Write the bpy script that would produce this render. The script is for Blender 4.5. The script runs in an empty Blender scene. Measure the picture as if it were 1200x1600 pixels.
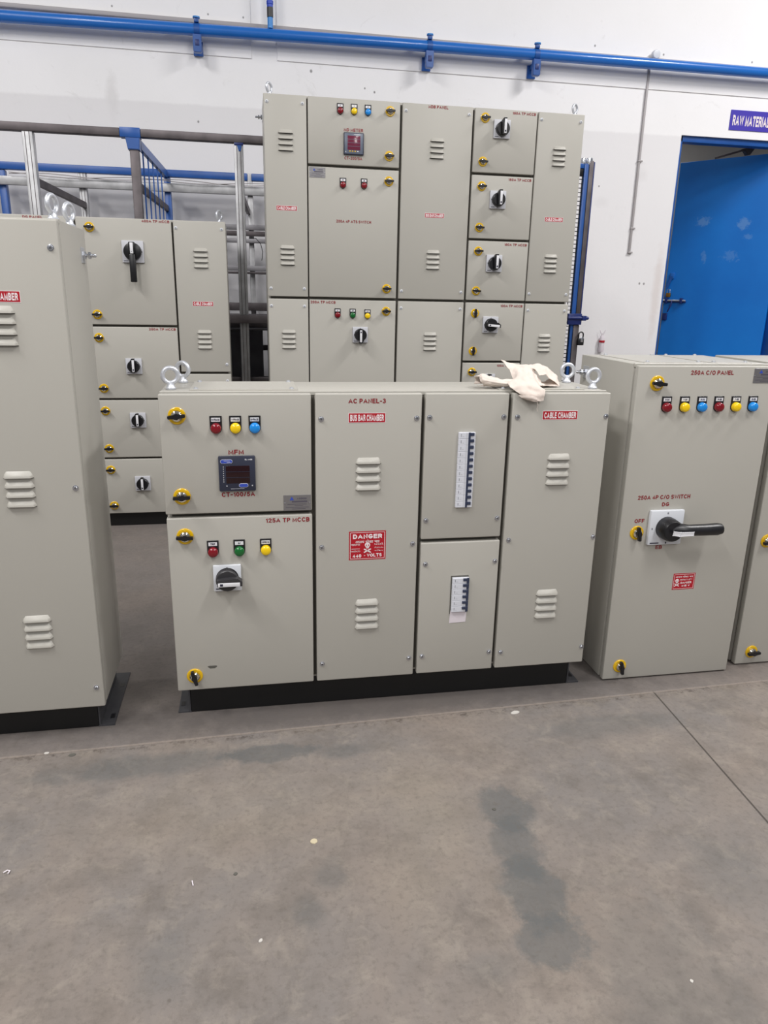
import bpy, bmesh, math, random
from mathutils import Vector, Matrix
PI = math.pi
random.seed(7)
S = bpy.context.scene
C = S.collection

# ------------------------------------------------------------------ camera
cam_data = bpy.data.cameras.new('camera')
cam_data.sensor_fit = 'VERTICAL'
cam_data.sensor_height = 36.0
cam_data.lens = 1133.5 * 36.0 / 1600.0
cam_data.clip_start = 0.05
cam = bpy.data.objects.new('camera', cam_data)
C.objects.link(cam)
R_ = Vector((0.98371252, -0.1786617, 0.0197401))
U_ = Vector((0.03205825, 0.28244378, 0.95874803))
F_ = Vector((0.17686703, 0.9424996, -0.28357107))
M = Matrix((R_, U_, -F_)).transposed().to_4x4()
M.translation = Vector((0, 0, 1.1938))
cam.matrix_world = M
S.camera = cam

# ------------------------------------------------------------------ light
world = bpy.data.worlds.new('world')
S.world = world
world.use_nodes = True
world.node_tree.nodes['Background'].inputs[0].default_value = (0.93, 0.96, 1.0, 1)
world.node_tree.nodes['Background'].inputs[1].default_value = 0.2


def area(name, loc, size, power, color=(1.0, 0.98, 0.965), target=None):
    ld = bpy.data.lights.new(name, 'AREA')
    ld.shape = 'RECTANGLE'
    ld.size, ld.size_y = size
    ld.energy = power
    ld.color = color
    o = bpy.data.objects.new(name, ld)
    C.objects.link(o)
    o.location = loc
    if target:
        o.rotation_euler = (Vector(target) - Vector(loc)).to_track_quat('-Z', 'Y').to_euler()
    return o


area('unseen_overhead_light', (-1.9, -0.5, 5.0), (0.45, 1.5), 110)
area('unseen_overhead_light', (2.3, -0.5, 5.0), (0.45, 1.5), 110)
area('unseen_overhead_light', (-2.4, -4.2, 4.6), (1.0, 2.0), 84, target=(0, 2, 0.8))  # unseen frontal fill, added behind the camera to lift the cabinet fronts
area('unseen_overhead_light', (2.6, -4.2, 4.6), (1.0, 2.0), 84, target=(0, 2, 0.8))  # right-hand one of the added fill pair
area('unseen_overhead_light', (4.6, 2.0, 5.2), (0.6, 2.0), 245)
area('unseen_overhead_light', (-3.3, 1.0, 5.1), (0.6, 2.0), 178)  # no fitting seen; added to brighten the white wall from the left
area('store_room_light', (3.4, 6.6, 2.85), (0.8, 0.3), 9)

vs = S.view_settings
vs.view_transform = 'Standard'
vs.look = 'None'
vs.gamma = 1.0
vs.use_curve_mapping = False
vs.exposure = 0.0


# ------------------------------------------------------------------ materials
def lin(c):
    return tuple(((x / 255) / 12.92 if x / 255 <= 0.04045 else ((x / 255 + 0.055) / 1.055) ** 2.4) for x in c)


def mat(name, rgb, rough=0.5, metal=0.0, srgb=True, bump=0.0, bscale=200.0, var=0.0, vscale=5.0, coat=0.0, spec=0.5):
    m = bpy.data.materials.new(name)
    m.use_nodes = True
    nt = m.node_tree
    b = nt.nodes['Principled BSDF']
    col = (lin(rgb) if srgb else rgb) + (1,)
    b.inputs['Base Color'].default_value = col
    b.inputs['Roughness'].default_value = rough
    b.inputs['Metallic'].default_value = metal
    b.inputs['Coat Weight'].default_value = coat
    b.inputs['Specular IOR Level'].default_value = spec
    tc = nt.nodes.new('ShaderNodeTexCoord')
    if bump:
        n = nt.nodes.new('ShaderNodeTexNoise')
        n.inputs['Scale'].default_value = bscale
        n.inputs['Detail'].default_value = 2
        nt.links.new(tc.outputs['Object'], n.inputs['Vector'])
        bp = nt.nodes.new('ShaderNodeBump')
        bp.inputs['Strength'].default_value = bump
        bp.inputs['Distance'].default_value = 0.001
        nt.links.new(n.outputs['Fac'], bp.inputs['Height'])
        nt.links.new(bp.outputs['Normal'], b.inputs['Normal'])
    if var:
        n = nt.nodes.new('ShaderNodeTexNoise')
        n.inputs['Scale'].default_value = vscale
        n.inputs['Detail'].default_value = 6
        nt.links.new(tc.outputs['Object'], n.inputs['Vector'])
        r = nt.nodes.new('ShaderNodeValToRGB')
        r.color_ramp.elements[0].position = 0.3
        r.color_ramp.elements[1].position = 0.7
        r.color_ramp.elements[0].color = tuple(x * (1 - var) for x in col[:3]) + (1,)
        r.color_ramp.elements[1].color = tuple(min(1, x * (1 + var)) for x in col[:3]) + (1,)
        nt.links.new(n.outputs['Fac'], r.inputs['Fac'])
        nt.links.new(r.outputs['Color'], b.inputs['Base Color'])
    return m


M_ENAMEL = mat('pebble_grey_enamel', (178, 175, 167), 0.42, bump=0.25, bscale=900, var=0.012, vscale=2.5)
M_GAPSHADE = mat('shaded_channel_grey', (92, 89, 82), 0.7)  # darker than the enamel: shade of the door gaps put into the colour
M_SLOT = mat('louvre_slot', (88, 86, 80), 0.8)
M_BLACK_PAINT = mat('black_plinth_paint', (8, 8, 9), 0.5, var=0.15, vscale=20)
M_CHARCOAL = mat('charcoal_bracket_paint', (62, 62, 66), 0.5, var=0.1, vscale=30)
M_CHROME = mat('zinc_plated_steel', (205, 208, 216), 0.25, 1.0, bump=0.2, bscale=400)
M_SHEET = mat('grey_sheet_metal', (150, 148, 154), 0.5, 0.1, var=0.2, vscale=6)
M_EYE = mat('bright_zinc_casting', (214, 217, 224), 0.36, 0.55, bump=0.3, bscale=500)
M_ZINC = mat('dull_zinc', (200, 202, 206), 0.45, 0.6)
M_YELLOW = mat('lock_yellow', (222, 178, 10), 0.3, coat=0.3)
M_MIRROR = mat('lock_chrome', (230, 225, 215), 0.12, 1.0)
M_KNOB = mat('black_plastic', (22, 22, 26), 0.35)
M_KNOBG = mat('grey_black_plastic', (52, 51, 54), 0.4)
M_PLATE = mat('switch_plate_grey', (196, 197, 203), 0.4)
M_PLATEW = mat('switch_plate_white', (214, 217, 223), 0.35)
M_LABEL = mat('white_label', (226, 226, 230), 0.5)
M_PRINT = mat('black_print', (40, 40, 60), 0.6)
M_REDTXT = mat('red_vinyl_lettering', (138, 16, 30), 0.45)
M_REDSTK = mat('red_sticker', (178, 20, 38), 0.35)
M_WHITESTK = mat('white_sticker_print', (240, 228, 230), 0.4)
M_LRED = mat('lens_red', (126, 6, 24), 0.22, coat=0.4)
M_LYEL = mat('lens_yellow', (246, 206, 4), 0.25, coat=0.4)
M_LBLU = mat('lens_blue', (22, 138, 224), 0.22, coat=0.4)
M_LGRN = mat('lens_green', (8, 100, 42), 0.22, coat=0.4)
M_METER = mat('meter_bezel_navy', (44, 48, 66), 0.4)
M_METERG = mat('meter_bezel_grey_blue', (104, 112, 128), 0.3)
M_DISP = mat('meter_display_dark', (34, 8, 14), 0.12)
M_DISPP = mat('display_reflection_plum', (112, 44, 66), 0.15)  # pinkish reflection on the display, put into its base colour
M_LOGO = mat('logo_blue', (54, 78, 178), 0.4)
M_NAVY = mat('breaker_navy', (48, 56, 80), 0.4)
M_BRK = mat('breaker_white', (216, 218, 226), 0.4)
M_CREAM = mat('cream_card', (190, 178, 150), 0.7)
M_SCRAP = mat('dusty_paper', (190, 186, 180), 0.7)
M_PAPER = mat('paper', (222, 214, 220), 0.7)
M_ALU = mat('engraved_aluminium', (150, 148, 150), 0.35, 0.7)
M_ALUD = mat('engraving', (84, 80, 92), 0.5)
M_PIPE = mat('blue_pipe_paint', (30, 108, 196), 0.28, coat=0.3, var=0.03, vscale=8)
M_PIPEL = mat('light_blue_pipe_paint', (44, 136, 214), 0.3)
M_PIPED = mat('royal_blue_fitting', (24, 66, 190), 0.35)
M_BLUE = mat('blue_steel_paint', (34, 84, 158), 0.35, var=0.12, vscale=9)
M_BLUED = mat('dark_blue_steel_paint', (26, 44, 108), 0.4, var=0.1, vscale=20)
M_GALV = mat('galvanised_steel', (180, 180, 182), 0.48, 0.5, var=0.2, vscale=14)
M_DULLG = mat('dull_grey_steel', (150, 148, 152), 0.5, 0.5, var=0.1, vscale=10)
M_BARE = mat('bare_mill_steel', (96, 90, 92), 0.5, 0.55, var=0.25, vscale=12)
M_DARKST = mat('dark_steel_stock', (96, 94, 99), 0.55, 0.25, var=0.3, vscale=9)
M_MESH = mat('black_wire', (24, 26, 34), 0.5)
M_SIGN = mat('violet_blue_sign', (72, 60, 176), 0.4)
M_CABLE = mat('grey_pvc_conduit', (170, 165, 166), 0.5)
M_CLOTH = mat('cream_cotton', (222, 209, 199), 0.9, bump=0.6, bscale=600, var=0.03, vscale=20)
M_BRASS = mat('brass', (190, 140, 70), 0.3, 1.0)
M_INWALL = mat('store_room_plaster', (196, 193, 188), 0.8)
LENS = dict(r=M_LRED, y=M_LYEL, b=M_LBLU, g=M_LGRN)


def nodes(m):
    nt = m.node_tree
    N = lambda t, **k: _n(nt, t, k)
    return nt, N


def _n(nt, t, k):
    n = nt.nodes.new(t)
    for a, v in k.items():
        if isinstance(v, (int, float, tuple)) and a in n.inputs:
            n.inputs[a].default_value = v
        else:
            setattr(n, a, v)
    return n


def mixc(nt, fac, a, b, blend='MIX'):
    m = nt.nodes.new('ShaderNodeMix')
    m.data_type = 'RGBA'
    m.blend_type = blend
    for i, v in ((0, fac), (6, a), (7, b)):
        if isinstance(v, (float, int)):
            m.inputs[i].default_value = v
        elif isinstance(v, tuple):
            m.inputs[i].default_value = v + (1,) if len(v) == 3 else v
        else:
            nt.links.new(v, m.inputs[i])
    return m.outputs[2]


def math_(nt, op, a, b=0.0, clamp=False):
    n = nt.nodes.new('ShaderNodeMath')
    n.operation = op
    n.use_clamp = clamp
    for i, v in enumerate((a, b)):
        if isinstance(v, (float, int)):
            n.inputs[i].default_value = v
        else:
            nt.links.new(v, n.inputs[i])
    return n.outputs[0]


def ramp(nt, v, p0, p1):
    n = nt.nodes.new('ShaderNodeMapRange')
    n.inputs[1].default_value = p0
    n.inputs[2].default_value = p1
    nt.links.new(v, n.inputs[0])
    return n.outputs[0]


def noise(nt, vec, scale, detail=6, rough=0.55, dist=0.0):
    n = nt.nodes.new('ShaderNodeTexNoise')
    n.inputs['Scale'].default_value = scale
    n.inputs['Detail'].default_value = detail
    n.inputs['Roughness'].default_value = rough
    n.inputs['Distortion'].default_value = dist
    nt.links.new(vec, n.inputs['Vector'])
    return n.outputs['Fac']


def blob(nt, vec, cx, cy, rx, ry, rot=0.0, soft=0.35, nz=None, amp=0.6):
    """mask of a soft ellipse in x, y, its rim broken up by a noise"""
    mp = nt.nodes.new('ShaderNodeMapping')
    mp.vector_type = 'TEXTURE'
    mp.inputs['Location'].default_value = (cx, cy, 0)
    mp.inputs['Rotation'].default_value = (0, 0, rot)
    mp.inputs['Scale'].default_value = (rx, ry, 1000)
    nt.links.new(vec, mp.inputs['Vector'])
    ln = nt.nodes.new('ShaderNodeVectorMath')
    ln.operation = 'LENGTH'
    nt.links.new(mp.outputs[0], ln.inputs[0])
    d = ln.outputs['Value']
    if nz is not None:
        d = math_(nt, 'ADD', d, math_(nt, 'MULTIPLY', math_(nt, 'SUBTRACT', nz, 0.5), amp * 2))
    return ramp(nt, d, 1.0 + soft, 1.0 - soft)


def floor_material():
    m = bpy.data.materials.new('worn_concrete')
    m.use_nodes = True
    nt = m.node_tree
    b = nt.nodes['Principled BSDF']
    tc = nt.nodes.new('ShaderNodeTexCoord')
    v = tc.outputs['Object']
    sep = nt.nodes.new('ShaderNodeSeparateXYZ')
    nt.links.new(v, sep.inputs[0])
    X, Y = sep.outputs[0], sep.outputs[1]
    n1 = noise(nt, v, 1.6, 8, 0.6, 0.3)
    n2 = noise(nt, v, 6.5, 10, 0.7)
    n3 = noise(nt, v, 70, 4, 0.7)
    n4 = noise(nt, v, 14.0, 8, 0.7, 0.6)
    warm, cool, dark = lin((128, 118, 110)), lin((118, 113, 110)), lin((92, 86, 80))
    c = mixc(nt, ramp(nt, n1, 0.38, 0.62), warm, cool)
    c = mixc(nt, math_(nt, 'MULTIPLY', ramp(nt, n2, 0.47, 0.70), 0.62), c, dark)
    c = mixc(nt, math_(nt, 'MULTIPLY', ramp(nt, n4, 0.5, 0.72), 0.5), c, lin((150, 141, 130)))
    # the bay under the cabinets is an older, darker pour; its rim is the joint line
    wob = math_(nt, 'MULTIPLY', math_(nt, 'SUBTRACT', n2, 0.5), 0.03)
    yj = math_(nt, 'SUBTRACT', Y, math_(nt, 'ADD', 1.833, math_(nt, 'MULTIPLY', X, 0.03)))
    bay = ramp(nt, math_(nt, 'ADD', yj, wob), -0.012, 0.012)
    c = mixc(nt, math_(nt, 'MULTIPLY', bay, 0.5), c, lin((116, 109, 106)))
    # broken rim for the dark cabinet strip and the blue-grey damp patches
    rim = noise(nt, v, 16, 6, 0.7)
    c = mixc(nt, math_(nt, 'MULTIPLY', math_(nt, 'MULTIPLY', blob(nt, v, 0.35, 1.93, 1.0, 0.085, 0.03, 0.5, rim, 0.9), bay), 0.6), c, lin((76, 72, 71)))  # strip along the low cabinet's foot: dirt, with the cabinet's shade painted in
    crumb = math_(nt, 'MULTIPLY', ramp(nt, math_(nt, 'ABSOLUTE', math_(nt, 'ADD', yj, 0.012)), 0.022, 0.004), ramp(nt, noise(nt, v, 34, 6, 0.8), 0.50, 0.60))
    c = mixc(nt, math_(nt, 'MULTIPLY', crumb, 0.75), c, lin((66, 58, 54)))
    cg = lin((84, 87, 88))
    for cx, cy, rx, ry, rot, k in ((0.582, 1.415, 0.060, 0.085, 0.1, 0.6), (0.565, 1.29, 0.055, 0.10, 0.0, 0.55), (0.556, 1.16, 0.062, 0.10, 0.0, 0.6), (0.545, 1.04, 0.075, 0.062, 0.1, 0.6),
                                   (-0.3, 1.72, 0.24, 0.045, 0.05, 0.5), (0.02, 1.73, 0.12, 0.04, 0.0, 0.6), (0.22, 1.71, 0.07, 0.03, 0, 0.4),
                                   (-0.2, 1.1, 0.05, 0.07, 0, 0.22), (0.14, 1.27, 0.035, 0.045, 0, 0.35), (0.085, 1.18, 0.03, 0.04, 0, 0.35),
                                   (1.0, 1.14, 0.09, 0.1, 0, 0.25), (0.72, 0.9, 0.13, 0.22, 0, 0.3), (1.0, 1.72, 0.2, 0.05, 0, 0.35), (0.42, 1.0, 0.06, 0.03, 0, 0.2)):
        c = mixc(nt, math_(nt, 'MULTIPLY', blob(nt, v, cx, cy, rx, ry, rot, 0.18 if k > 0.5 else 0.35, rim, 0.9), k), c, cg)
    # pale dusty patches
    for cx, cy, rx, ry, rot, k in ((0.40, 1.45, 0.09, 0.2, 0.1, 0.3), (0.30, 1.2, 0.06, 0.12, 0.2, 0.2), (-0.05, 1.5, 0.3, 0.12, 0, 0.18)):
        c = mixc(nt, math_(nt, 'MULTIPLY', blob(nt, v, cx, cy, rx, ry, rot, 0.6, rim, 0.9), k), c, lin((142, 133, 120)))
    # saw-cut joints and the dusty line beside them
    j1 = ramp(nt, math_(nt, 'ABSOLUTE', yj), 0.0055, 0.003)
    xj = math_(nt, 'SUBTRACT', X, math_(nt, 'ADD', 1.095, math_(nt, 'MULTIPLY', Y, 0.078)))
    j2 = math_(nt, 'MULTIPLY', ramp(nt, math_(nt, 'ABSOLUTE', xj), 0.0035, 0.0018), ramp(nt, yj, 0.01, -0.01))
    dust = math_(nt, 'MULTIPLY', ramp(nt, math_(nt, 'ABSOLUTE', math_(nt, 'ADD', yj, 0.012)), 0.03, 0.0), ramp(nt, n2, 0.45, 0.62))
    c = mixc(nt, math_(nt, 'MULTIPLY', dust, 0.45), c, lin((138, 128, 117)))
    c = mixc(nt, math_(nt, 'MULTIPLY', j1, 0.4), c, lin((150, 138, 128)))
    c = mixc(nt, math_(nt, 'MULTIPLY', j2, 0.8), c, lin((50, 45, 41)))
    # fine speckle and small chips
    c = mixc(nt, math_(nt, 'MULTIPLY', ramp(nt, n3, 0.35, 0.75), 0.5), c, lin((120, 113, 105)), 'MULTIPLY') if False else mixc(nt, math_(nt, 'MULTIPLY', ramp(nt, n3, 0.5, 0.75), 0.55), c, dark)
    vo = nt.nodes.new('ShaderNodeTexVoronoi')
    vo.inputs['Scale'].default_value = 9.0
    nt.links.new(v, vo.inputs['Vector'])
    chip = ramp(nt, vo.outputs['Distance'], 0.045, 0.02)
    c = mixc(nt, math_(nt, 'MULTIPLY', chip, math_(nt, 'MULTIPLY', ramp(nt, n1, 0.5, 0.55), 0.7)), c, lin((92, 86, 80)))
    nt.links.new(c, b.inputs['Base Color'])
    b.inputs['Specular IOR Level'].default_value = 0.35
    r = nt.nodes.new('ShaderNodeMapRange')
    r.inputs[3].default_value = 0.45
    r.inputs[4].default_value = 0.7
    nt.links.new(n2, r.inputs[0])
    nt.links.new(r.outputs[0], b.inputs['Roughness'])
    bp = nt.nodes.new('ShaderNodeBump')
    bp.inputs['Strength'].default_value = 0.35
    bp.inputs['Distance'].default_value = 0.002
    h = math_(nt, 'SUBTRACT', math_(nt, 'ADD', n3, n2), math_(nt, 'MULTIPLY', math_(nt, 'ADD', j1, j2), 2.0))
    nt.links.new(h, bp.inputs['Height'])
    nt.links.new(bp.outputs['Normal'], b.inputs['Normal'])
    return m


HOLES = [(0.465, 2.611, 0.008), (-0.759, 2.882, 0.005), (-0.273, 2.27, 0.006), (2.433, 2.896, 0.006), (2.955, 2.878, 0.006), (3.654, 2.878, 0.006), (2.973, 1.335, 0.007), (3.01, 1.334, 0.007), (-0.182, 2.883, 0.005), (0.036, 2.882, 0.005), (2.565, 2.006, 0.005), (0.889, 2.514, 0.006), (0.823, 2.533, 0.005)]


def wall_material():
    m = bpy.data.materials.new('scuffed_white_plaster')
    m.use_nodes = True
    nt = m.node_tree
    b = nt.nodes['Principled BSDF']
    tc = nt.nodes.new('ShaderNodeTexCoord')
    v = tc.outputs['Object']
    n1 = noise(nt, v, 1.1, 6, 0.6)
    n2 = noise(nt, v, 7.0, 9, 0.75, 0.5)
    n3 = noise(nt, v, 3.2, 10, 0.8, 1.2)
    c = mixc(nt, ramp(nt, n1, 0.3, 0.7), lin((249, 248, 250)), lin((243, 242, 243)))
    c = mixc(nt, math_(nt, 'MULTIPLY', ramp(nt, n3, 0.60, 0.74), 0.36), c, lin((176, 172, 170)))
    c = mixc(nt, math_(nt, 'MULTIPLY', ramp(nt, n2, 0.64, 0.8), 0.42), c, lin((168, 164, 160)))
    sw = nt.nodes.new('ShaderNodeMapping')
    sw.inputs['Rotation'].default_value = (PI / 2, 0, 0)   # x, z -> x, y
    nt.links.new(v, sw.inputs['Vector'])
    # rust-brown rub marks beside the door and a few smudges lower on the wall
    rim = noise(nt, v, 12, 6, 0.7)
    sep = nt.nodes.new('ShaderNodeSeparateXYZ')
    nt.links.new(v, sep.inputs[0])
    cmb = nt.nodes.new('ShaderNodeCombineXYZ')
    nt.links.new(sep.outputs[0], cmb.inputs[0])
    nt.links.new(sep.outputs[2], cmb.inputs[1])
    w = cmb.outputs[0]
    for cx, cz, rx, rz, k, col in ((3.12, 1.25, 0.03, 0.28, 0.45, (178, 140, 112)), (2.42, 1.33, 0.05, 0.03, 0.3, (170, 150, 130)), (2.2, 1.35, 0.07, 0.03, 0.18, (170, 150, 130)),
                                   (2.6, 1.9, 0.05, 0.03, 0.2, (168, 164, 160)), (-0.8, 2.38, 0.03, 0.12, 0.25, (180, 176, 174)), (2.9, 2.1, 0.04, 0.04, 0.25, (168, 164, 160))):
        c = mixc(nt, math_(nt, 'MULTIPLY', blob(nt, w, cx, cz, rx, rz, 0, 0.5, rim, 0.9), k), c, lin(col))
    band = ramp(nt, math_(nt, 'ADD', sep.outputs[2], math_(nt, 'MULTIPLY', math_(nt, 'SUBTRACT', n2, 0.5), 0.03)), 2.375, 2.360)
    c = mixc(nt, math_(nt, 'MULTIPLY', band, 0.6), c, lin((226, 224, 226)), 'MIX')
    for hx, hz, hr in HOLES:
        c = mixc(nt, math_(nt, 'MULTIPLY', blob(nt, w, hx, hz, hr, hr * 1.2, 0, 0.4), 0.75), c, lin((92, 88, 88)))
    nt.links.new(c, b.inputs['Base Color'])
    b.inputs['Roughness'].default_value = 0.75
    bp = nt.nodes.new('ShaderNodeBump')
    bp.inputs['Strength'].default_value = 0.3
    bp.inputs['Distance'].default_value = 0.006
    nt.links.new(n2, bp.inputs['Height'])
    nt.links.new(bp.outputs['Normal'], b.inputs['Normal'])
    return m


def door_material():
    m = bpy.data.materials.new('blue_door_enamel')
    m.use_nodes = True
    nt = m.node_tree
    b = nt.nodes['Principled BSDF']
    tc = nt.nodes.new('ShaderNodeTexCoord')
    v = tc.outputs['Object']
    n1 = noise(nt, v, 2.0, 5, 0.6)
    n2 = noise(nt, v, 22, 8, 0.75, 0.8)
    c = mixc(nt, ramp(nt, n1, 0.35, 0.65), lin((22, 124, 216)), lin((18, 114, 206)))
    sep = nt.nodes.new('ShaderNodeSeparateXYZ')
    nt.links.new(v, sep.inputs[0])
    cmb = nt.nodes.new('ShaderNodeCombineXYZ')
    nt.links.new(sep.outputs[0], cmb.inputs[0])
    nt.links.new(sep.outputs[2], cmb.inputs[1])
    w = cmb.outputs[0]
    for cx, cz, rx, rz, k in ((0.249, 1.861, 0.045, 0.03, 0.4), (0.581, 1.825, 0.04, 0.035, 0.4), (0.30, 1.574, 0.02, 0.03, 0.3), (0.51, 1.58, 0.05, 0.03, 0.22), (0.625, 1.726, 0.03, 0.02, 0.25)):
        c = mixc(nt, math_(nt, 'MULTIPLY', blob(nt, w, cx, cz, rx, rz, 0, 0.3, n2, 3.2), k), c, lin((130, 172, 218)))
    nt.links.new(c, b.inputs['Base Color'])
    b.inputs['Roughness'].default_value = 0.38
    return m


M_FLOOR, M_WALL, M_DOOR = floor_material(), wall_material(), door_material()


# ------------------------------------------------------------------ block capitals as strokes, cap height 1
def arc_(cx, cy, rx, ry, a0, a1, n=9):
    return [(cx + rx * math.cos(math.radians(a0 + (a1 - a0) * k / n)), cy + ry * math.sin(math.radians(a0 + (a1 - a0) * k / n))) for k in range(n + 1)]


def oval_(wd, n=20):
    p = [(wd / 2 + wd / 2 * math.cos(2 * PI * k / n), 0.5 + 0.5 * math.sin(2 * PI * k / n)) for k in range(n)]
    return p + [p[0]]


GLYPHS = {
    'A': (0.66, [[(0, 0), (0.33, 1), (0.66, 0)], [(0.13, 0.30), (0.53, 0.30)]]),
    'B': (0.50, [[(0, 0), (0, 1), (0.27, 1)] + arc_(0.27, 0.76, 0.2, 0.24, 90, -90) + [(0, 0.52)], [(0, 0.52), (0.28, 0.52)] + arc_(0.28, 0.26, 0.22, 0.26, 90, -90) + [(0, 0)]]),
    'C': (0.58, [arc_(0.31, 0.5, 0.31, 0.5, 42, 318, 16)]),
    'D': (0.54, [[(0, 0), (0, 1), (0.22, 1)] + arc_(0.22, 0.5, 0.32, 0.5, 90, -90, 12) + [(0, 0)]]),
    'E': (0.46, [[(0.46, 1), (0, 1), (0, 0), (0.46, 0)], [(0, 0.52), (0.42, 0.52)]]),
    'F': (0.44, [[(0.44, 1), (0, 1), (0, 0)], [(0, 0.50), (0.38, 0.50)]]),
    'G': (0.60, [arc_(0.31, 0.5, 0.31, 0.5, 45, 335, 16) + [(0.60, 0.42), (0.34, 0.42)]]),
    'H': (0.52, [[(0, 0), (0, 1)], [(0.52, 0), (0.52, 1)], [(0, 0.52), (0.52, 0.52)]]),
    'I': (0.0, [[(0, 0), (0, 1)]]),
    'K': (0.52, [[(0, 0), (0, 1)], [(0.50, 1), (0, 0.42)], [(0.16, 0.58), (0.54, 0)]]),
    'L': (0.42, [[(0, 1), (0, 0), (0.42, 0)]]),
    'M': (0.66, [[(0, 0), (0, 1), (0.33, 0.12), (0.66, 1), (0.66, 0)]]),
    'N': (0.52, [[(0, 0), (0, 1), (0.52, 0), (0.52, 1)]]),
    'O': (0.62, [oval_(0.62)]),
    'P': (0.48, [[(0, 0), (0, 1), (0.26, 1)] + arc_(0.26, 0.73, 0.22, 0.27, 90, -90) + [(0, 0.46)]]),
    'R': (0.52, [[(0, 0), (0, 1), (0.28, 1)] + arc_(0.28, 0.74, 0.22, 0.26, 90, -90) + [(0, 0.48)], [(0.26, 0.48), (0.40, 0.38), (0.52, 0)]]),
    'S': (0.50, [arc_(0.25, 0.755, 0.23, 0.245, 25, 265, 10) + arc_(0.25, 0.265, 0.25, 0.265, 80, -150, 10)]),
    'T': (0.54, [[(0, 1), (0.54, 1)], [(0.27, 1), (0.27, 0)]]),
    'U': (0.50, [[(0, 1), (0, 0.27)] + arc_(0.25, 0.27, 0.25, 0.27, 180, 360) + [(0.50, 1)]]),
    'V': (0.60, [[(0, 1), (0.30, 0), (0.60, 1)]]),
    'W': (0.92, [[(0, 1), (0.23, 0), (0.46, 1), (0.69, 0), (0.92, 1)]]),
    'Y': (0.58, [[(0, 1), (0.29, 0.45), (0.58, 1)], [(0.29, 0.45), (0.29, 0)]]),
    '0': (0.46, [oval_(0.46, 18)]),
    '1': (0.20, [[(0, 0.74), (0.20, 0.98), (0.20, 0)]]),
    '2': (0.46, [arc_(0.23, 0.73, 0.23, 0.27, 165, -20, 9) + [(0, 0.0), (0.46, 0.0)]]),
    '3': (0.46, [arc_(0.22, 0.76, 0.2, 0.24, 155, -90, 9), arc_(0.22, 0.26, 0.24, 0.26, 90, -155, 9)]),
    '4': (0.50, [[(0.50, 0.26), (0, 0.26), (0.36, 1), (0.36, 0)]]),
    '5': (0.46, [[(0.42, 1), (0.08, 1), (0.03, 0.50)] + arc_(0.22, 0.32, 0.24, 0.32, 120, -150, 10)]),
    '6': (0.46, [arc_(0.23, 0.31, 0.23, 0.31, 0, 360, 14), [(0.0, 0.34), (0.05, 0.70), (0.18, 0.96), (0.36, 0.96)]]),
    '8': (0.46, [arc_(0.23, 0.76, 0.2, 0.24, 0, 360, 12), arc_(0.23, 0.27, 0.23, 0.27, 0, 360, 12)]),
    '-': (0.24, [[(0, 0.42), (0.24, 0.42)]]),
    '/': (0.26, [[(0, -0.02), (0.26, 1.02)]]),
}


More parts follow.
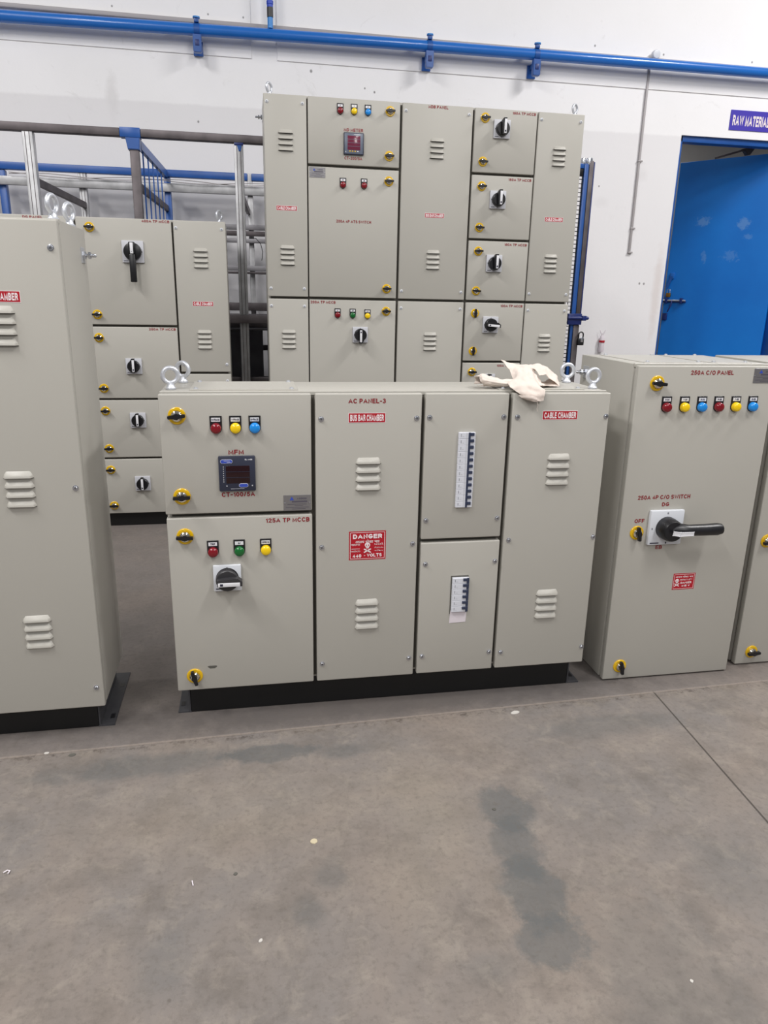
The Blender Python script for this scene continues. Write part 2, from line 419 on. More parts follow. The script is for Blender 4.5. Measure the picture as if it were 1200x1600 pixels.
# ------------------------------------------------------------------ mesh helpers
class MB:
    def __init__(s):
        s.bm = bmesh.new()
        s.m = []

    def mi(s, m):
        if m not in s.m:
            s.m.append(m)
        return s.m.index(m)

    def _done(s, fs, m):
        i = s.mi(m)
        for f in fs:
            f.material_index = i

    def box(s, x0, x1, y0, y1, z0, z1, m, bev=0.0, seg=2):
        t = bmesh.new()
        bmesh.ops.create_cube(t, size=1)
        for v in t.verts:
            v.co = Vector(((x0 + x1) / 2 + v.co.x * (x1 - x0), (y0 + y1) / 2 + v.co.y * (y1 - y0), (z0 + z1) / 2 + v.co.z * (z1 - z0)))
        if bev:
            bmesh.ops.bevel(t, geom=t.edges[:], offset=bev, segments=seg, affect='EDGES', profile=0.5)
        return s.merge(t, m)

    def merge(s, t, m, mtx=None):
        t.normal_update()
        i = s.mi(m)
        mp = {}
        for v in t.verts:
            mp[v] = s.bm.verts.new(mtx @ v.co if mtx else v.co)
        for f in t.faces:
            try:
                g = s.bm.faces.new([mp[v] for v in f.verts])
                g.material_index = i
            except ValueError:
                pass
        t.free()
        return s

    def prism(s, pts, y0, y1, m, bev=0.0, seg=2):
        """outline in x, z (counter-clockwise as seen from -y), from y0 (front) to y1"""
        t = bmesh.new()
        a = [t.verts.new((x, y0, z)) for x, z in pts]
        b = [t.verts.new((x, y1, z)) for x, z in pts]
        t.faces.new(a)
        t.faces.new(b[::-1])
        n = len(pts)
        for i in range(n):
            t.faces.new((a[(i + 1) % n], a[i], b[i], b[(i + 1) % n]))
        bmesh.ops.recalc_face_normals(t, faces=t.faces[:])
        if bev:
            bmesh.ops.bevel(t, geom=[e for e in t.edges if all(abs(v.co.y - y0) < 1e-7 for v in e.verts)], offset=bev, segments=seg, affect='EDGES')
        return s.merge(t, m)

    def lathe(s, prof, cx, cz, m, seg=28, axis='y', cy=0.0):
        """profile of (radius, height); axis y: height runs along y; axis z: along z, centre (cx, cy), cz added"""
        t = bmesh.new()
        rings = []
        for r, h in prof:
            ring = []
            for k in range(seg):
                a = 2 * PI * k / seg
                if axis == 'y':
                    ring.append(t.verts.new((cx + r * math.cos(a), cy + h, cz + r * math.sin(a))))
                elif axis == 'z':
                    ring.append(t.verts.new((cx + r * math.cos(a), cy + r * math.sin(a), cz + h)))
                else:
                    ring.append(t.verts.new((cx + h, cy + r * math.cos(a), cz + r * math.sin(a))))
            rings.append(ring)
        for p, q in zip(rings, rings[1:]):
            for k in range(seg):
                t.faces.new((p[k], p[(k + 1) % seg], q[(k + 1) % seg], q[k]))
        t.faces.new(rings[0])
        t.faces.new(rings[-1][::-1])
        bmesh.ops.remove_doubles(t, verts=t.verts[:], dist=1e-6)
        bmesh.ops.recalc_face_normals(t, faces=t.faces[:])
        return s.merge(t, m)

    def tube(s, pts, r, m, seg=12, closed=False, cap=True, flat=1.0):
        pts = [Vector(p) for p in pts]
        n = len(pts)
        t = bmesh.new()
        rings = []
        up = None
        for i, p in enumerate(pts):
            if closed:
                d = (pts[(i + 1) % n] - pts[i - 1]).normalized()
            else:
                d = (pts[min(i + 1, n - 1)] - pts[max(i - 1, 0)]).normalized()
            if up is None:
                up = Vector((0, 0, 1)) if abs(d.z) < 0.9 else Vector((0, 1, 0))
            a = d.cross(up).normalized()
            up = a.cross(d).normalized()
            rr = r[i] if isinstance(r, (list, tuple)) else r
            rings.append([t.verts.new(p + rr * (math.cos(2 * PI * k / seg) * a + flat * math.sin(2 * PI * k / seg) * up)) for k in range(seg)])
        for i in range(n if closed else n - 1):
            p, q = rings[i], rings[(i + 1) % n]
            for k in range(seg):
                t.faces.new((p[k], p[(k + 1) % seg], q[(k + 1) % seg], q[k]))
        if not closed and cap:
            t.faces.new(rings[0])
            t.faces.new(rings[-1])
        bmesh.ops.recalc_face_normals(t, faces=t.faces[:])
        return s.merge(t, m)

    def torus(s, c, R, r, m, yaw=0.0, seg=32, z0=0):
        pts = [(c[0] + R * math.cos(a) * math.cos(yaw), c[1] + R * math.cos(a) * math.sin(yaw), c[2] + R * math.sin(a)) for a in [2 * PI * k / seg for k in range(seg)]]
        return s.tube(pts, r, m, 12, closed=True)

    def beam(s, p0, p1, w, h, m, bev=0.0, up=(0, 0, 1)):
        """box bar from p0 to p1, w across, h along up"""
        p0, p1 = Vector(p0), Vector(p1)
        d = (p1 - p0)
        L = d.length
        d.normalize()
        u = Vector(up)
        if abs(d.dot(u)) > 0.99:
            u = Vector((0, 1, 0))
        a = d.cross(u).normalized()
        u = a.cross(d).normalized()
        t = bmesh.new()
        bmesh.ops.create_cube(t, size=1)
        for v in t.verts:
            x, y, z = v.co
            v.co = (p0 + p1) / 2 + d * (x * L) + a * (y * w) + u * (z * h)
        if bev:
            bmesh.ops.bevel(t, geom=t.edges[:], offset=bev, segments=2, affect='EDGES')
        bmesh.ops.recalc_face_normals(t, faces=t.faces[:])
        return s.merge(t, m)

    def text(s, body, cx, cz, w, h, m, y=-0.0006, bold=0.02, align='C', shear=0.0):
        """lettering on the x, z plane facing -y, fitted to width w and cap height h"""
        if all(ch in GLYPHS or ch == ' ' for ch in body):
            return s.strokes(body, cx, cz, w, h, m, y, 0.20 + bold)
        cu = bpy.data.curves.new('t', 'FONT')
        cu.body = body
        cu.size = 1.0
        cu.offset = bold * 0.5
        cu.resolution_u = 3
        o = bpy.data.objects.new('t', cu)
        C.objects.link(o)
        bpy.context.view_layer.update()
        me = bpy.data.meshes.new_from_object(o.evaluated_get(bpy.context.evaluated_depsgraph_get()))
        bpy.data.objects.remove(o)
        bpy.data.curves.remove(cu)
        if len(me.vertices):
            xs = [v.co.x for v in me.vertices]
            ys = [v.co.y for v in me.vertices]
            x0, x1, y0, y1 = min(xs), max(xs), min(ys), max(ys)
            i = s.mi(m)
            vs_ = [s.bm.verts.new((cx + ((v.co.x - x0) / (x1 - x0) - 0.5) * w, y, cz + ((v.co.y - y0) / (y1 - y0) - 0.5) * h)) for v in me.vertices]
            for p in me.polygons:
                try:
                    f = s.bm.faces.new([vs_[k] for k in p.vertices])
                    f.normal_update()
                    if f.normal.y > 0:
                        f.normal_flip()
                    f.material_index = i
                except ValueError:
                    pass
        bpy.data.meshes.remove(me)
        return s

    def strokes(s, body, cx, cz, w, h, m, y, t):
        """upright block capitals drawn as mitred ribbons of stroke width t (of the cap height)"""
        lay, x = [], 0.0
        for ch in body:
            if ch == ' ':
                x += 0.34
                continue
            gw, lines = GLYPHS[ch]
            lay.append((x, lines))
            x += gw + t + 0.13
        total = x - 0.13
        sx = w / total
        i = s.mi(m)
        for ox, lines in lay:
            for kk, ln in enumerate(lines):
                yk = y - 0.00021 * kk
                closed = ln[0] == ln[-1] and len(ln) > 2
                p = [Vector((ox + t / 2 + q[0], t / 2 + q[1] * (1 - t))) for q in (ln[:-1] if closed else ln)]
                n = len(p)
                L, R = [], []
                for k in range(n):
                    a = p[k - 1] if (closed or k > 0) else None
                    b_ = p[(k + 1) % n] if (closed or k < n - 1) else None
                    d1 = (p[k] - a).normalized() if a is not None else None
                    d2 = (b_ - p[k]).normalized() if b_ is not None else None
                    d1 = d1 or d2
                    d2 = d2 or d1
                    n1, n2 = Vector((-d1.y, d1.x)), Vector((-d2.y, d2.x))
                    mm = n1 + n2
                    if mm.length < 0.3:
                        mm = n1
                    mm.normalize()
                    o = mm * (t / 2 / max(0.62, mm.dot(n1)))
                    e = Vector((0, 0))
                    if not closed and k == 0:
                        e = -d2 * t * 0.5 if abs(d2.x) < 0.02 or abs(d2.y) < 0.02 else -d2 * t * 0.3
                    elif not closed and k == n - 1:
                        e = d1 * t * 0.5 if abs(d1.x) < 0.02 or abs(d1.y) < 0.02 else d1 * t * 0.3
                    L.append(p[k] + o + e)
                    R.append(p[k] - o + e)
                tv = lambda q, k: s.bm.verts.new((cx + (q.x - total / 2) * sx, yk - 0.00002 * k, cz + (q.y - 0.5) * h))
                for q in L + R:
                    q.y = min(1.0, max(0.0, q.y))
                l_, r_ = [tv(q, k) for k, q in enumerate(L)], [tv(q, k) for k, q in enumerate(R)]
                for k in range(n if closed else n - 1):
                    f = s.bm.faces.new((l_[k], r_[k], r_[(k + 1) % n], l_[(k + 1) % n]))
                    f.normal_update()
                    if f.normal.y > 0:
                        f.normal_flip()
                    f.material_index = i
        return s

    def quad(s, x0, x1, z0, z1, m, y=-0.0004):
        f = s.bm.faces.new([s.bm.verts.new(p) for p in ((x0, y, z0), (x1, y, z0), (x1, y, z1), (x0, y, z1))])
        f.material_index = s.mi(m)
        return s

    def mesh(s, name, smooth=35):
        me = bpy.data.meshes.new(name)
        s.bm.to_mesh(me)
        s.bm.free()
        for m in s.m:
            me.materials.append(m)
        if smooth:
            me.shade_smooth()
            me.set_sharp_from_angle(angle=math.radians(smooth))
        return me

    def build(s, name, parent=None, loc=(0, 0, 0), rot=(0, 0, 0), smooth=35):
        return put(name, s.mesh(name, smooth), parent, loc, rot)


def put(name, me, parent=None, loc=(0, 0, 0), rot=(0, 0, 0)):
    o = bpy.data.objects.new(name, me)
    C.objects.link(o)
    o.parent = parent
    o.location = loc
    o.rotation_euler = rot
    return o


def thing(name, label, cat, loc, rotz=0.0, group=None):
    o = put(name, None, None, loc, (0, 0, rotz))
    o.empty_display_size = 0.1
    o['label'] = label
    o['category'] = cat
    if group:
        o['group'] = group
    return o


def tag(o, label, cat, group=None, kind=None):
    o['label'] = label
    o['category'] = cat
    if group:
        o['group'] = group
    if kind:
        o['kind'] = kind
    return o


def struct(o):
    o['kind'] = 'structure'
    return o


# ------------------------------------------------------------------ fittings (meshes shared by their copies)
CACHE = {}


def cached(key, fn):
    if key not in CACHE:
        CACHE[key] = fn()
    return CACHE[key]


def lock_mesh():
    b = MB()
    b.lathe([(0.0225, 0.0), (0.0225, -0.0025), (0.0205, -0.004), (0.0150, -0.004), (0.0145, -0.003)], 0, 0, M_YELLOW, 32)
    b.lathe([(0.0145, -0.003), (0.0140, -0.009), (0.0105, -0.0125), (0.0, -0.0135)], 0, 0, M_MIRROR, 24)
    b.prism([(-0.0215, -0.0042), (-0.008, -0.0052), (0, -0.0082), (0.008, -0.0052), (0.0215, -0.0042), (0.0225, 0), (0.0215, 0.0042), (0.008, 0.0052), (0, 0.0082), (-0.008, 0.0052), (-0.0215, 0.0042), (-0.0225, 0)],
            -0.023, -0.0115, M_KNOB, 0.0015)
    return b.mesh('quarter_turn_lock')


def lamp_mesh(colour, txt):
    b = MB()
    arc = [(0.0155 * math.cos(a), 0.0155 * math.sin(a)) for a in [PI + PI * k / 14 for k in range(15)]]
    b.prism(arc + [(0.0155, 0.032), (-0.0155, 0.032)], -0.003, 0.0, M_KNOB, 0.0006, 1)
    b.box(-0.0115, 0.0115, -0.0038, -0.003, 0.0175, 0.0275, M_LABEL)
    if txt:
        b.text(txt, 0, 0.0225, min(0.020, 0.0032 * len(txt)), 0.0055, M_PRINT, y=-0.0041, bold=0.03)
    b.lathe([(0.0140, -0.003), (0.0140, -0.005), (0.0135, -0.012), (0.0125, -0.0145), (0.0095, -0.0165), (0.005, -0.0175), (0.0, -0.0178)], 0, 0, LENS[colour], 28)
    return b.mesh('indicator_lamp')


def screw_mesh(mm=None):
    mm = mm or M_CHROME
    b = MB()
    b.lathe([(0.0075, 0.0), (0.0075, -0.0012), (0.0058, -0.0014), (0.0056, -0.0030), (0.0045, -0.0046), (0.0, -0.0052)], 0, 0, mm, 18)
    b.box(-0.0035, 0.0035, -0.0054, -0.0047, -0.0006, 0.0006, M_CHARCOAL)
    b.box(-0.0006, 0.0006, -0.0054, -0.0047, -0.0035, 0.0035, M_CHARCOAL)
    return b.mesh('screw')


def louvre_mesh():
    b = MB()
    t = bmesh.new()
    w = 0.036
    for k in range(4):
        z1 = -k * 0.0247
        z0 = z1 - 0.0165
        n = 5
        rows = []
        for i in range(n + 1):
            f = i / n
            z = z1 + (z0 - z1) * f
            y = -0.0095 * math.sin(f * PI / 2) ** 0.9 - 0.0004
            hw = w - 0.008 * (1 - f) ** 1.6 - 0.0005
            rows.append([t.verts.new((-hw, -0.0003, z)), t.verts.new((-hw + 0.0055, y, z)), t.verts.new((hw - 0.0055, y, z)), t.verts.new((hw, -0.0003, z))])
        for p, q in zip(rows, rows[1:]):
            for j in range(3):
                t.faces.new((q[j], q[j + 1], p[j + 1], p[j]))
    b.merge(t, M_ENAMEL)
    for k in range(4):
        z0 = -k * 0.0247 - 0.0165
        u = bmesh.new()
        u.faces.new([u.verts.new(p) for p in ((-w, -0.0004, z0), (w, -0.0004, z0), (w - 0.006, -0.0096, z0), (-w + 0.006, -0.0096, z0))])
        b.merge(u, M_SLOT)
        b.quad(-w + 0.001, w - 0.001, z0 - 0.0022, z0, M_SLOT, y=-0.0003)
    return b.mesh('louvre_vent', 50)


def switch_mesh(base, disc, grey, lever, white):
    """rotary handle on a square plate, pointer up; lever = length of a long lever pointing down"""
    b = MB()
    h = base / 2
    kn = M_KNOBG if grey else M_KNOB
    b.box(-h, h, -0.011, 0.0, -h, h, M_PLATEW if white else M_PLATE, 0.0025)
    for k in range(4):
        a = PI / 2 * k
        b.box(0.0 + (h - 0.008) * math.cos(a) - 0.0012, (h - 0.008) * math.cos(a) + 0.0012, -0.0113, -0.011, (h - 0.008) * math.sin(a) - 0.003, (h - 0.008) * math.sin(a) + 0.003, M_KNOB)
    b.quad(-h + 0.006, -h + 0.026, -h + 0.006, -h + 0.009, M_PRINT, y=-0.0113)
    b.lathe([(disc, -0.011), (disc, -0.027), (disc * 0.97, -0.032), (disc * 0.9, -0.034), (0, -0.034)], 0, 0, kn, 40)
    w = disc * 0.28
    if lever:
        b.box(-w * 1.25, w * 1.25, -0.050, -0.028, -lever, -disc * 0.3, kn, 0.004)
        b.box(-w * 1.25, w * 1.25, -0.050, -0.028, -disc * 0.3, disc * 1.04, kn, 0.004)
        b.box(-w * 0.62, w * 0.62, -0.0508, -0.0495, -disc * 0.25, disc * 0.95, M_LABEL, 0.0006)
        b.lathe([(0.0018, -0.0508), (0.0, -0.0511)], 0, -disc * 0.02, M_PRINT, 10)
    else:
        b.prism([(-w, -disc * 0.86), (w, -disc * 0.86), (w * 1.05, disc * 1.32), (-w * 0.5, disc * 1.32), (-w * 1.5, disc * 0.9), (-w * 1.3, 0)], -0.054, -0.030, kn, 0.002)
        b.box(-w * 0.35, w * 0.95, -0.0548, -0.0535, -disc * 0.78, disc * 1.12, M_LABEL, 0.0006)
        b.quad(-w * 0.1, w * 0.7, -disc * 0.6, -disc * 0.35, M_PRINT, y=-0.0551)
    return b.mesh('rotary_switch')


def meter_mesh(kind):
    b = MB()
    if kind == 'navy':
        b.box(-0.048, 0.048, -0.010, 0, -0.048, 0.048, M_METER, 0.0025)
        b.box(-0.029, 0.033, -0.0106, -0.0098, -0.026, 0.022, M_DISP, 0.0004)
        for z in (0.006, -0.010):
            b.box(-0.029, 0.033, -0.0110, -0.0104, z - 0.0006, z + 0.0006, M_METER)
        for cx, cz, w, h in ((-0.027, 0.034, 0.030, 0.0095), (0.016, -0.032, 0.023, 0.009)):
            r = h / 2
            for g, mm, yy in ((0.0008, M_LABEL, -0.0108), (0.0, M_LOGO, -0.0112)):
                rr = r + g
                pts = [(cx + w / 2 - r + rr * math.cos(a), cz + rr * math.sin(a)) for a in [-PI / 2 + PI * k / 10 for k in range(11)]]
                pts += [(cx - w / 2 + r + rr * math.cos(a), cz + rr * math.sin(a)) for a in [PI / 2 + PI * k / 10 for k in range(11)]]
                b.prism(pts, yy, -0.0095, mm)
        b.quad(-0.026, -0.016, 0.0315, 0.0325, M_LABEL, y=-0.0115)
        b.quad(-0.034, -0.018, 0.0355, 0.0362, M_LABEL, y=-0.0115)
        b.text('EL 4400', 0.031, 0.0385, 0.019, 0.0038, M_LABEL, y=-0.0104)
        for k in range(8):
            b.quad(-0.0365, -0.0345, 0.018 - k * 0.0058, 0.0205 - k * 0.0058, M_PLATE, y=-0.0103)
        b.quad(-0.018, 0.018, -0.0415, -0.0405, M_PLATE, y=-0.0103)
        for cx in (-0.028, 0.039):
            b.lathe([(0.0017, -0.010), (0.0015, -0.0112), (0, -0.0114)], cx, -0.033, M_PLATE, 12)
    else:
        b.box(-0.048, 0.048, -0.010, 0, -0.048, 0.048, M_METER, 0.002)
        b.box(-0.044, 0.044, -0.0108, -0.009, -0.044, 0.044, M_METERG, 0.001)
        b.box(-0.030, 0.031, -0.0114, -0.0104, -0.028, 0.034, M_DISPP, 0.0004)
        for z in (0.018, 0.003, -0.012):
            b.quad(-0.030, 0.031, z, z + 0.0012, M_METERG, y=-0.0117)
        for k in range(4):
            b.box(-0.022 + k * 0.0125, -0.015 + k * 0.0125, -0.0125, -0.0105, -0.036, -0.031, M_YELLOW if k < 3 else M_LABEL, 0.0006)
        b.quad(0.0, 0.03, 0.038, 0.040, M_LABEL, y=-0.0112)
        b.quad(-0.040, -0.037, -0.038, -0.034, M_LABEL, y=-0.0112)
    return b.mesh('meter')


def plate_mesh(w, h):
    b = MB()
    b.box(-w / 2, w / 2, -0.0012, 0, -h / 2, h / 2, M_ALU, 0.0003, 1)
    x = -w * 0.2
    b.prism([(x - 0.006, h * 0.17), (x + 0.006, h * 0.17), (x, h * 0.40)], -0.0016, -0.001, M_LOGO)
    b.text('A', w * 0.02, h * 0.28, 0.004, h * 0.13, M_ALUD, y=-0.0015)
    for k in range(5):
        b.quad(w * 0.07 + k * 0.0042, w * 0.07 + k * 0.0042 + 0.003, h * 0.22, h * 0.33, M_ALUD, y=-0.0015)
    b.quad(-w * 0.2, w * 0.36, h * 0.03, h * 0.13, M_ALUD, y=-0.0015)
    for z, a, c in ((-0.09, -0.36, 0.34), (-0.18, -0.1, 0.2), (-0.29, -0.42, 0.42), (-0.39, -0.2, 0.3)):
        b.quad(w * a, w * c, h * z - 0.0007, h * z + 0.0007, M_ALUD, y=-0.0015)
    for sx in (-1, 1):
        b.lathe([(0.0022, -0.001), (0.0018, -0.0026), (0, -0.003)], sx * (w / 2 - 0.004), 0, M_CHROME, 12)
    return b.mesh('name_plate')


def sticker_mesh(txt, w, h):
    b = MB()
    b.box(-w / 2, w / 2, -0.0005, 0, -h / 2, h / 2, M_WHITESTK)
    g = 0.0012
    b.quad(-w / 2 + g, w / 2 - g, -h / 2 + g, h / 2 - g, M_REDSTK, y=-0.0007)
    b.text(txt, 0, 0, w * 0.90, h * 0.66, M_WHITESTK, y=-0.0010, bold=0.03)
    return b.mesh('sticker')


def skull(b, cx, cz, r, m):
    y = -0.0011
    b.prism([(cx + r * math.cos(a), cz + r * 0.95 * math.sin(a)) for a in [2 * PI * k / 20 for k in range(20)]], y, -0.0007, m)
    b.prism([(cx - r * 0.5, cz - r * 1.3), (cx + r * 0.5, cz - r * 1.3), (cx + r * 0.6, cz - r * 0.6), (cx - r * 0.6, cz - r * 0.6)], y, -0.0007, m)
    for s in (-1, 1):
        b.prism([(cx + s * r * 0.42 + r * 0.23 * math.cos(a), cz - r * 0.05 + r * 0.26 * math.sin(a)) for a in [2 * PI * k / 10 for k in range(10)]], y - 0.0003, -0.0007, M_REDSTK)
        b.beam((cx - s * r * 1.3, y, cz - r * 2.9), (cx + s * r * 1.3, y, cz - r * 1.5), 0.0003, r * 0.42, m)


def danger_mesh(kind):
    b = MB()
    if kind == 'large':
        w, h = 0.106, 0.086
        b.box(-w / 2, w / 2, -0.0005, 0, -h / 2, h / 2, M_REDSTK)
        g = 0.0032
        for q in ((-w / 2 + g, w / 2 - g, h / 2 - g - 0.0012, h / 2 - g), (-w / 2 + g, w / 2 - g, -h / 2 + g, -h / 2 + g + 0.0012),
                  (-w / 2 + g, -w / 2 + g + 0.0012, -h / 2 + g, h / 2 - g), (w / 2 - g - 0.0012, w / 2 - g, -h / 2 + g, h / 2 - g)):
            b.quad(*q, M_WHITESTK, y=-0.0008)
        b.text('DANGER', 0, 0.0275, 0.084, 0.0135, M_WHITESTK, y=-0.001, bold=0.05)
        b.text('अपाय धोका भय', 0, 0.0125, 0.070, 0.0095, M_WHITESTK, y=-0.001, bold=0.03)
        b.text('खतरा', -0.034, 0.003, 0.026, 0.0055, M_WHITESTK, y=-0.001, bold=0.0)
        b.text('440 V', -0.034, -0.009, 0.024, 0.005, M_WHITESTK, y=-0.001, bold=0.0) if False else b.quad(-0.046, -0.022, -0.010, -0.0088, M_WHITESTK, y=-0.0009)
        b.text('ಅಪಾಯ', -0.034, -0.016, 0.026, 0.0055, M_WHITESTK, y=-0.001, bold=0.0)
        b.text('ધોકો', 0.033, 0.004, 0.026, 0.0065, M_WHITESTK, y=-0.001, bold=0.0)
        b.text('ప్రమాదం', 0.033, -0.0065, 0.026, 0.0045, M_WHITESTK, y=-0.001, bold=0.0)
        b.text('বিপদ', 0.033, -0.016, 0.026, 0.0045, M_WHITESTK, y=-0.001, bold=0.0)
        skull(b, 0, 0.0015, 0.0078, M_WHITESTK)
        b.text('440', -0.030, -0.0305, 0.025, 0.010, M_WHITESTK, y=-0.001, bold=0.03)
        b.quad(-0.010, -0.006, -0.031, -0.0295, M_WHITESTK, y=-0.001)
        b.text('VOLTS', 0.020, -0.0295, 0.043, 0.010, M_WHITESTK, y=-0.001, bold=0.03)
    else:
        w, h = 0.077, 0.055
        b.box(-w / 2, w / 2, -0.0005, 0, -h / 2, h / 2, M_REDSTK)
        g = 0.0028
        for q in ((-w / 2 + g, w / 2 - g, h / 2 - g - 0.001, h / 2 - g), (-w / 2 + g, w / 2 - g, -h / 2 + g, -h / 2 + g + 0.001),
                  (-w / 2 + g, -w / 2 + g + 0.001, -h / 2 + g, h / 2 - g), (w / 2 - g - 0.001, w / 2 - g, -h / 2 + g, h / 2 - g)):
            b.quad(*q, M_WHITESTK, y=-0.0008)
        b.text('अपाय धोका भय', 0.0, 0.0165, 0.062, 0.007, M_WHITESTK, y=-0.001, bold=0.03)
        skull(b, -0.024, 0.003, 0.0065, M_WHITESTK)
        for i, (t_, ww) in enumerate((('ಅಪಾಯ ధోకా', 0.044), ('DANGER', 0.038), ('415 V', 0.030))):
            b.text(t_, 0.008, 0.006 - i * 0.0105, ww, 0.0065, M_WHITESTK, y=-0.001, bold=0.03)
    return b.mesh('danger_sticker')


def breaker_mesh(flip, first, last):
    """one 18 mm module of a breaker row, lying on its side: navy rail and toggle, white body"""
    b = MB()
    p = 0.00905
    if not flip:
        x = [-0.024, 0.0035, 0.0095, 0.0195, 0.024]
    else:
        x = [-0.025, 0.0065, 0.0065, 0.0175, 0.025]
    b.box(x[0], x[4], -0.010, 0, -p + 0.0002, p - 0.0002, M_BRK, 0.0008, 1)
    if not flip:
        b.box(x[1], x[2], -0.0115, -0.009, -p, p, M_NAVY, 0.0006, 1)
        b.box(x[2] - 0.001, x[3], -0.0135, -0.009, -0.0005, p - 0.0008, M_NAVY, 0.0008, 1)
        b.box(x[1] - 0.006, x[1] - 0.0045, -0.0106, -0.0098, -p, p, M_PLATE)
    else:
        b.box(x[3], x[4], -0.0115, -0.009, -p, p, M_NAVY, 0.0006, 1)
        b.box(x[1], x[3] + 0.001, -0.0135, -0.009, -0.0005, p - 0.0008, M_NAVY, 0.0008, 1)
    b.quad(-0.018, -0.017, -0.003, 0.005, M_PRINT, y=-0.0103)
    b.quad(-0.014, -0.009, -0.003, -0.0015, M_PLATE, y=-0.0103)
    return b.mesh('circuit_breaker')


def eye_mesh(R=0.0195, r=0.0058):
    b = MB()
    b.torus((0, 0, R + r + 0.011), R, r, M_EYE, 0.0)
    b.lathe([(0.0135, 0.0), (0.0135, 0.004), (0.0100, 0.008), (0.0085, 0.017)], 0, 0, M_EYE, 24, axis='z')
    return b.mesh('lifting_eye')


def stud_mesh(sx):
    """zinc L plate with a bolt, on a side face; sx is the outward x direction"""
    b = MB()
    b.box(min(0, sx * 0.003), max(0, sx * 0.003), -0.020, 0.020, -0.020, 0.020, M_ZINC, 0.0008, 1)
    b.lathe([(0.011, 0.003 * sx), (0.011, 0.010 * sx), (0.0, 0.010 * sx)], 0, 0, M_CHROME, 6, axis='x')
    b.lathe([(0.0045, 0.003 * sx), (0.0045, 0.034 * sx), (0.003, 0.036 * sx), (0, 0.036 * sx)], 0, 0, M_CHROME, 12, axis='x')
    b.lathe([(0.010, 0.016 * sx), (0.010, 0.022 * sx), (0.0, 0.022 * sx)], 0, 0, M_CHROME, 6, axis='x')
    return b.mesh('earthing_stud')


TH = 0.022   # door thickness


def door(parent, name, u0, u1, z0, z1, items, label=None):
    b = MB()
    w, h = u1 - u0, z1 - z0
    b.box(0, w, 0, TH, 0, h, M_ENAMEL, 0.0035, 3)
    d = b.build(name, parent, (u0, 0, z0))
    if label:
        d['label'] = label
    for it in items:
        k, u, z = it[0], it[1] - u0, it[2] - z0
        a = it[3:]
        if k == 'lock':
            ang = math.radians(a[0] if a else 0)
            put('quarter_turn_lock', cached('lock', lock_mesh), d, (u, 0, z), (0, ang, 0))
        elif k == 'lamp':
            o = put('indicator_lamp', cached(('lamp', a[0], a[1]), lambda: lamp_mesh(a[0], a[1])), d, (u, 0, z))
            o['label'] = {'r': 'red', 'y': 'yellow', 'b': 'blue', 'g': 'green'}[a[0]] + ' indicator lamp'
        elif k == 'screw':
            put('screw', cached('screw', screw_mesh), d, (u, 0, z), (0, random.uniform(0, 1.5), 0))
        elif k == 'painted_screw':
            put('screw', cached('pscrew', lambda: screw_mesh(M_PLATEW)), d, (u, 0, z))
        elif k == 'louvre':
            put('louvre_vent', cached('louvre', louvre_mesh), d, (u, 0, z))
        elif k == 'text':
            t, wd, hh = a[:3]
            m = MB().text(t, 0, 0, wd, hh, M_REDTXT, y=-0.0005, bold=0.0)
            m.build('lettering', d, (u, 0, z), smooth=0)
        elif k == 'sticker':
            t, wd, hh = a
            put('sticker', cached(('st', t, wd, hh), lambda: sticker_mesh(t, wd, hh)), d, (u, 0, z))
        elif k == 'danger':
            put('danger_sticker', cached(('dg', a[0]), lambda: danger_mesh(a[0])), d, (u, 0, z), (0, a[1] if len(a) > 1 else 0, 0))
        elif k == 'plate':
            put('name_plate', cached(('pl', a), lambda: plate_mesh(*a)), d, (u, 0, z))
        elif k == 'meter':
            put('meter', cached(('mt', a[0]), lambda: meter_mesh(a[0])), d, (u, 0, z))
        elif k == 'switch':
            base, disc, ang, grey, lever, white = a
            put('rotary_switch', cached(('sw', base, disc, grey, lever, white, ang), lambda: rotated_switch(base, disc, grey, lever, white, ang)), d, (u, 0, z))
        elif k == 'breakers':
            n, flip = a
            for i in range(n):
                put('circuit_breaker', cached(('br', flip), lambda: breaker_mesh(flip, 0, 0)), d, (u, 0, z - 0.0181 * i))
        elif k == 'mesh':
            nm, mb = a
            mb.build(nm, d, (u, 0, z))
    return d


def rotated_switch(base, disc, grey, lever, white, ang):
    """the plate stays square to the door, everything of the handle turns"""
    me = switch_mesh(base, disc, grey, lever, white)
    if ang:
        rot = Matrix.Rotation(math.radians(ang), 4, 'Y')
        for v in me.vertices:
            if v.co.y < -0.0115:
                v.co = rot @ v.co
    return me


def four_screws(u0, u1, zt, zb, mid=None, k='screw'):
    r = []
    for u in (u0, u1):
        r += [(k, u, zt), (k, u, zb)]
        if mid:
            r.append(('screw', u, mid))
    return r


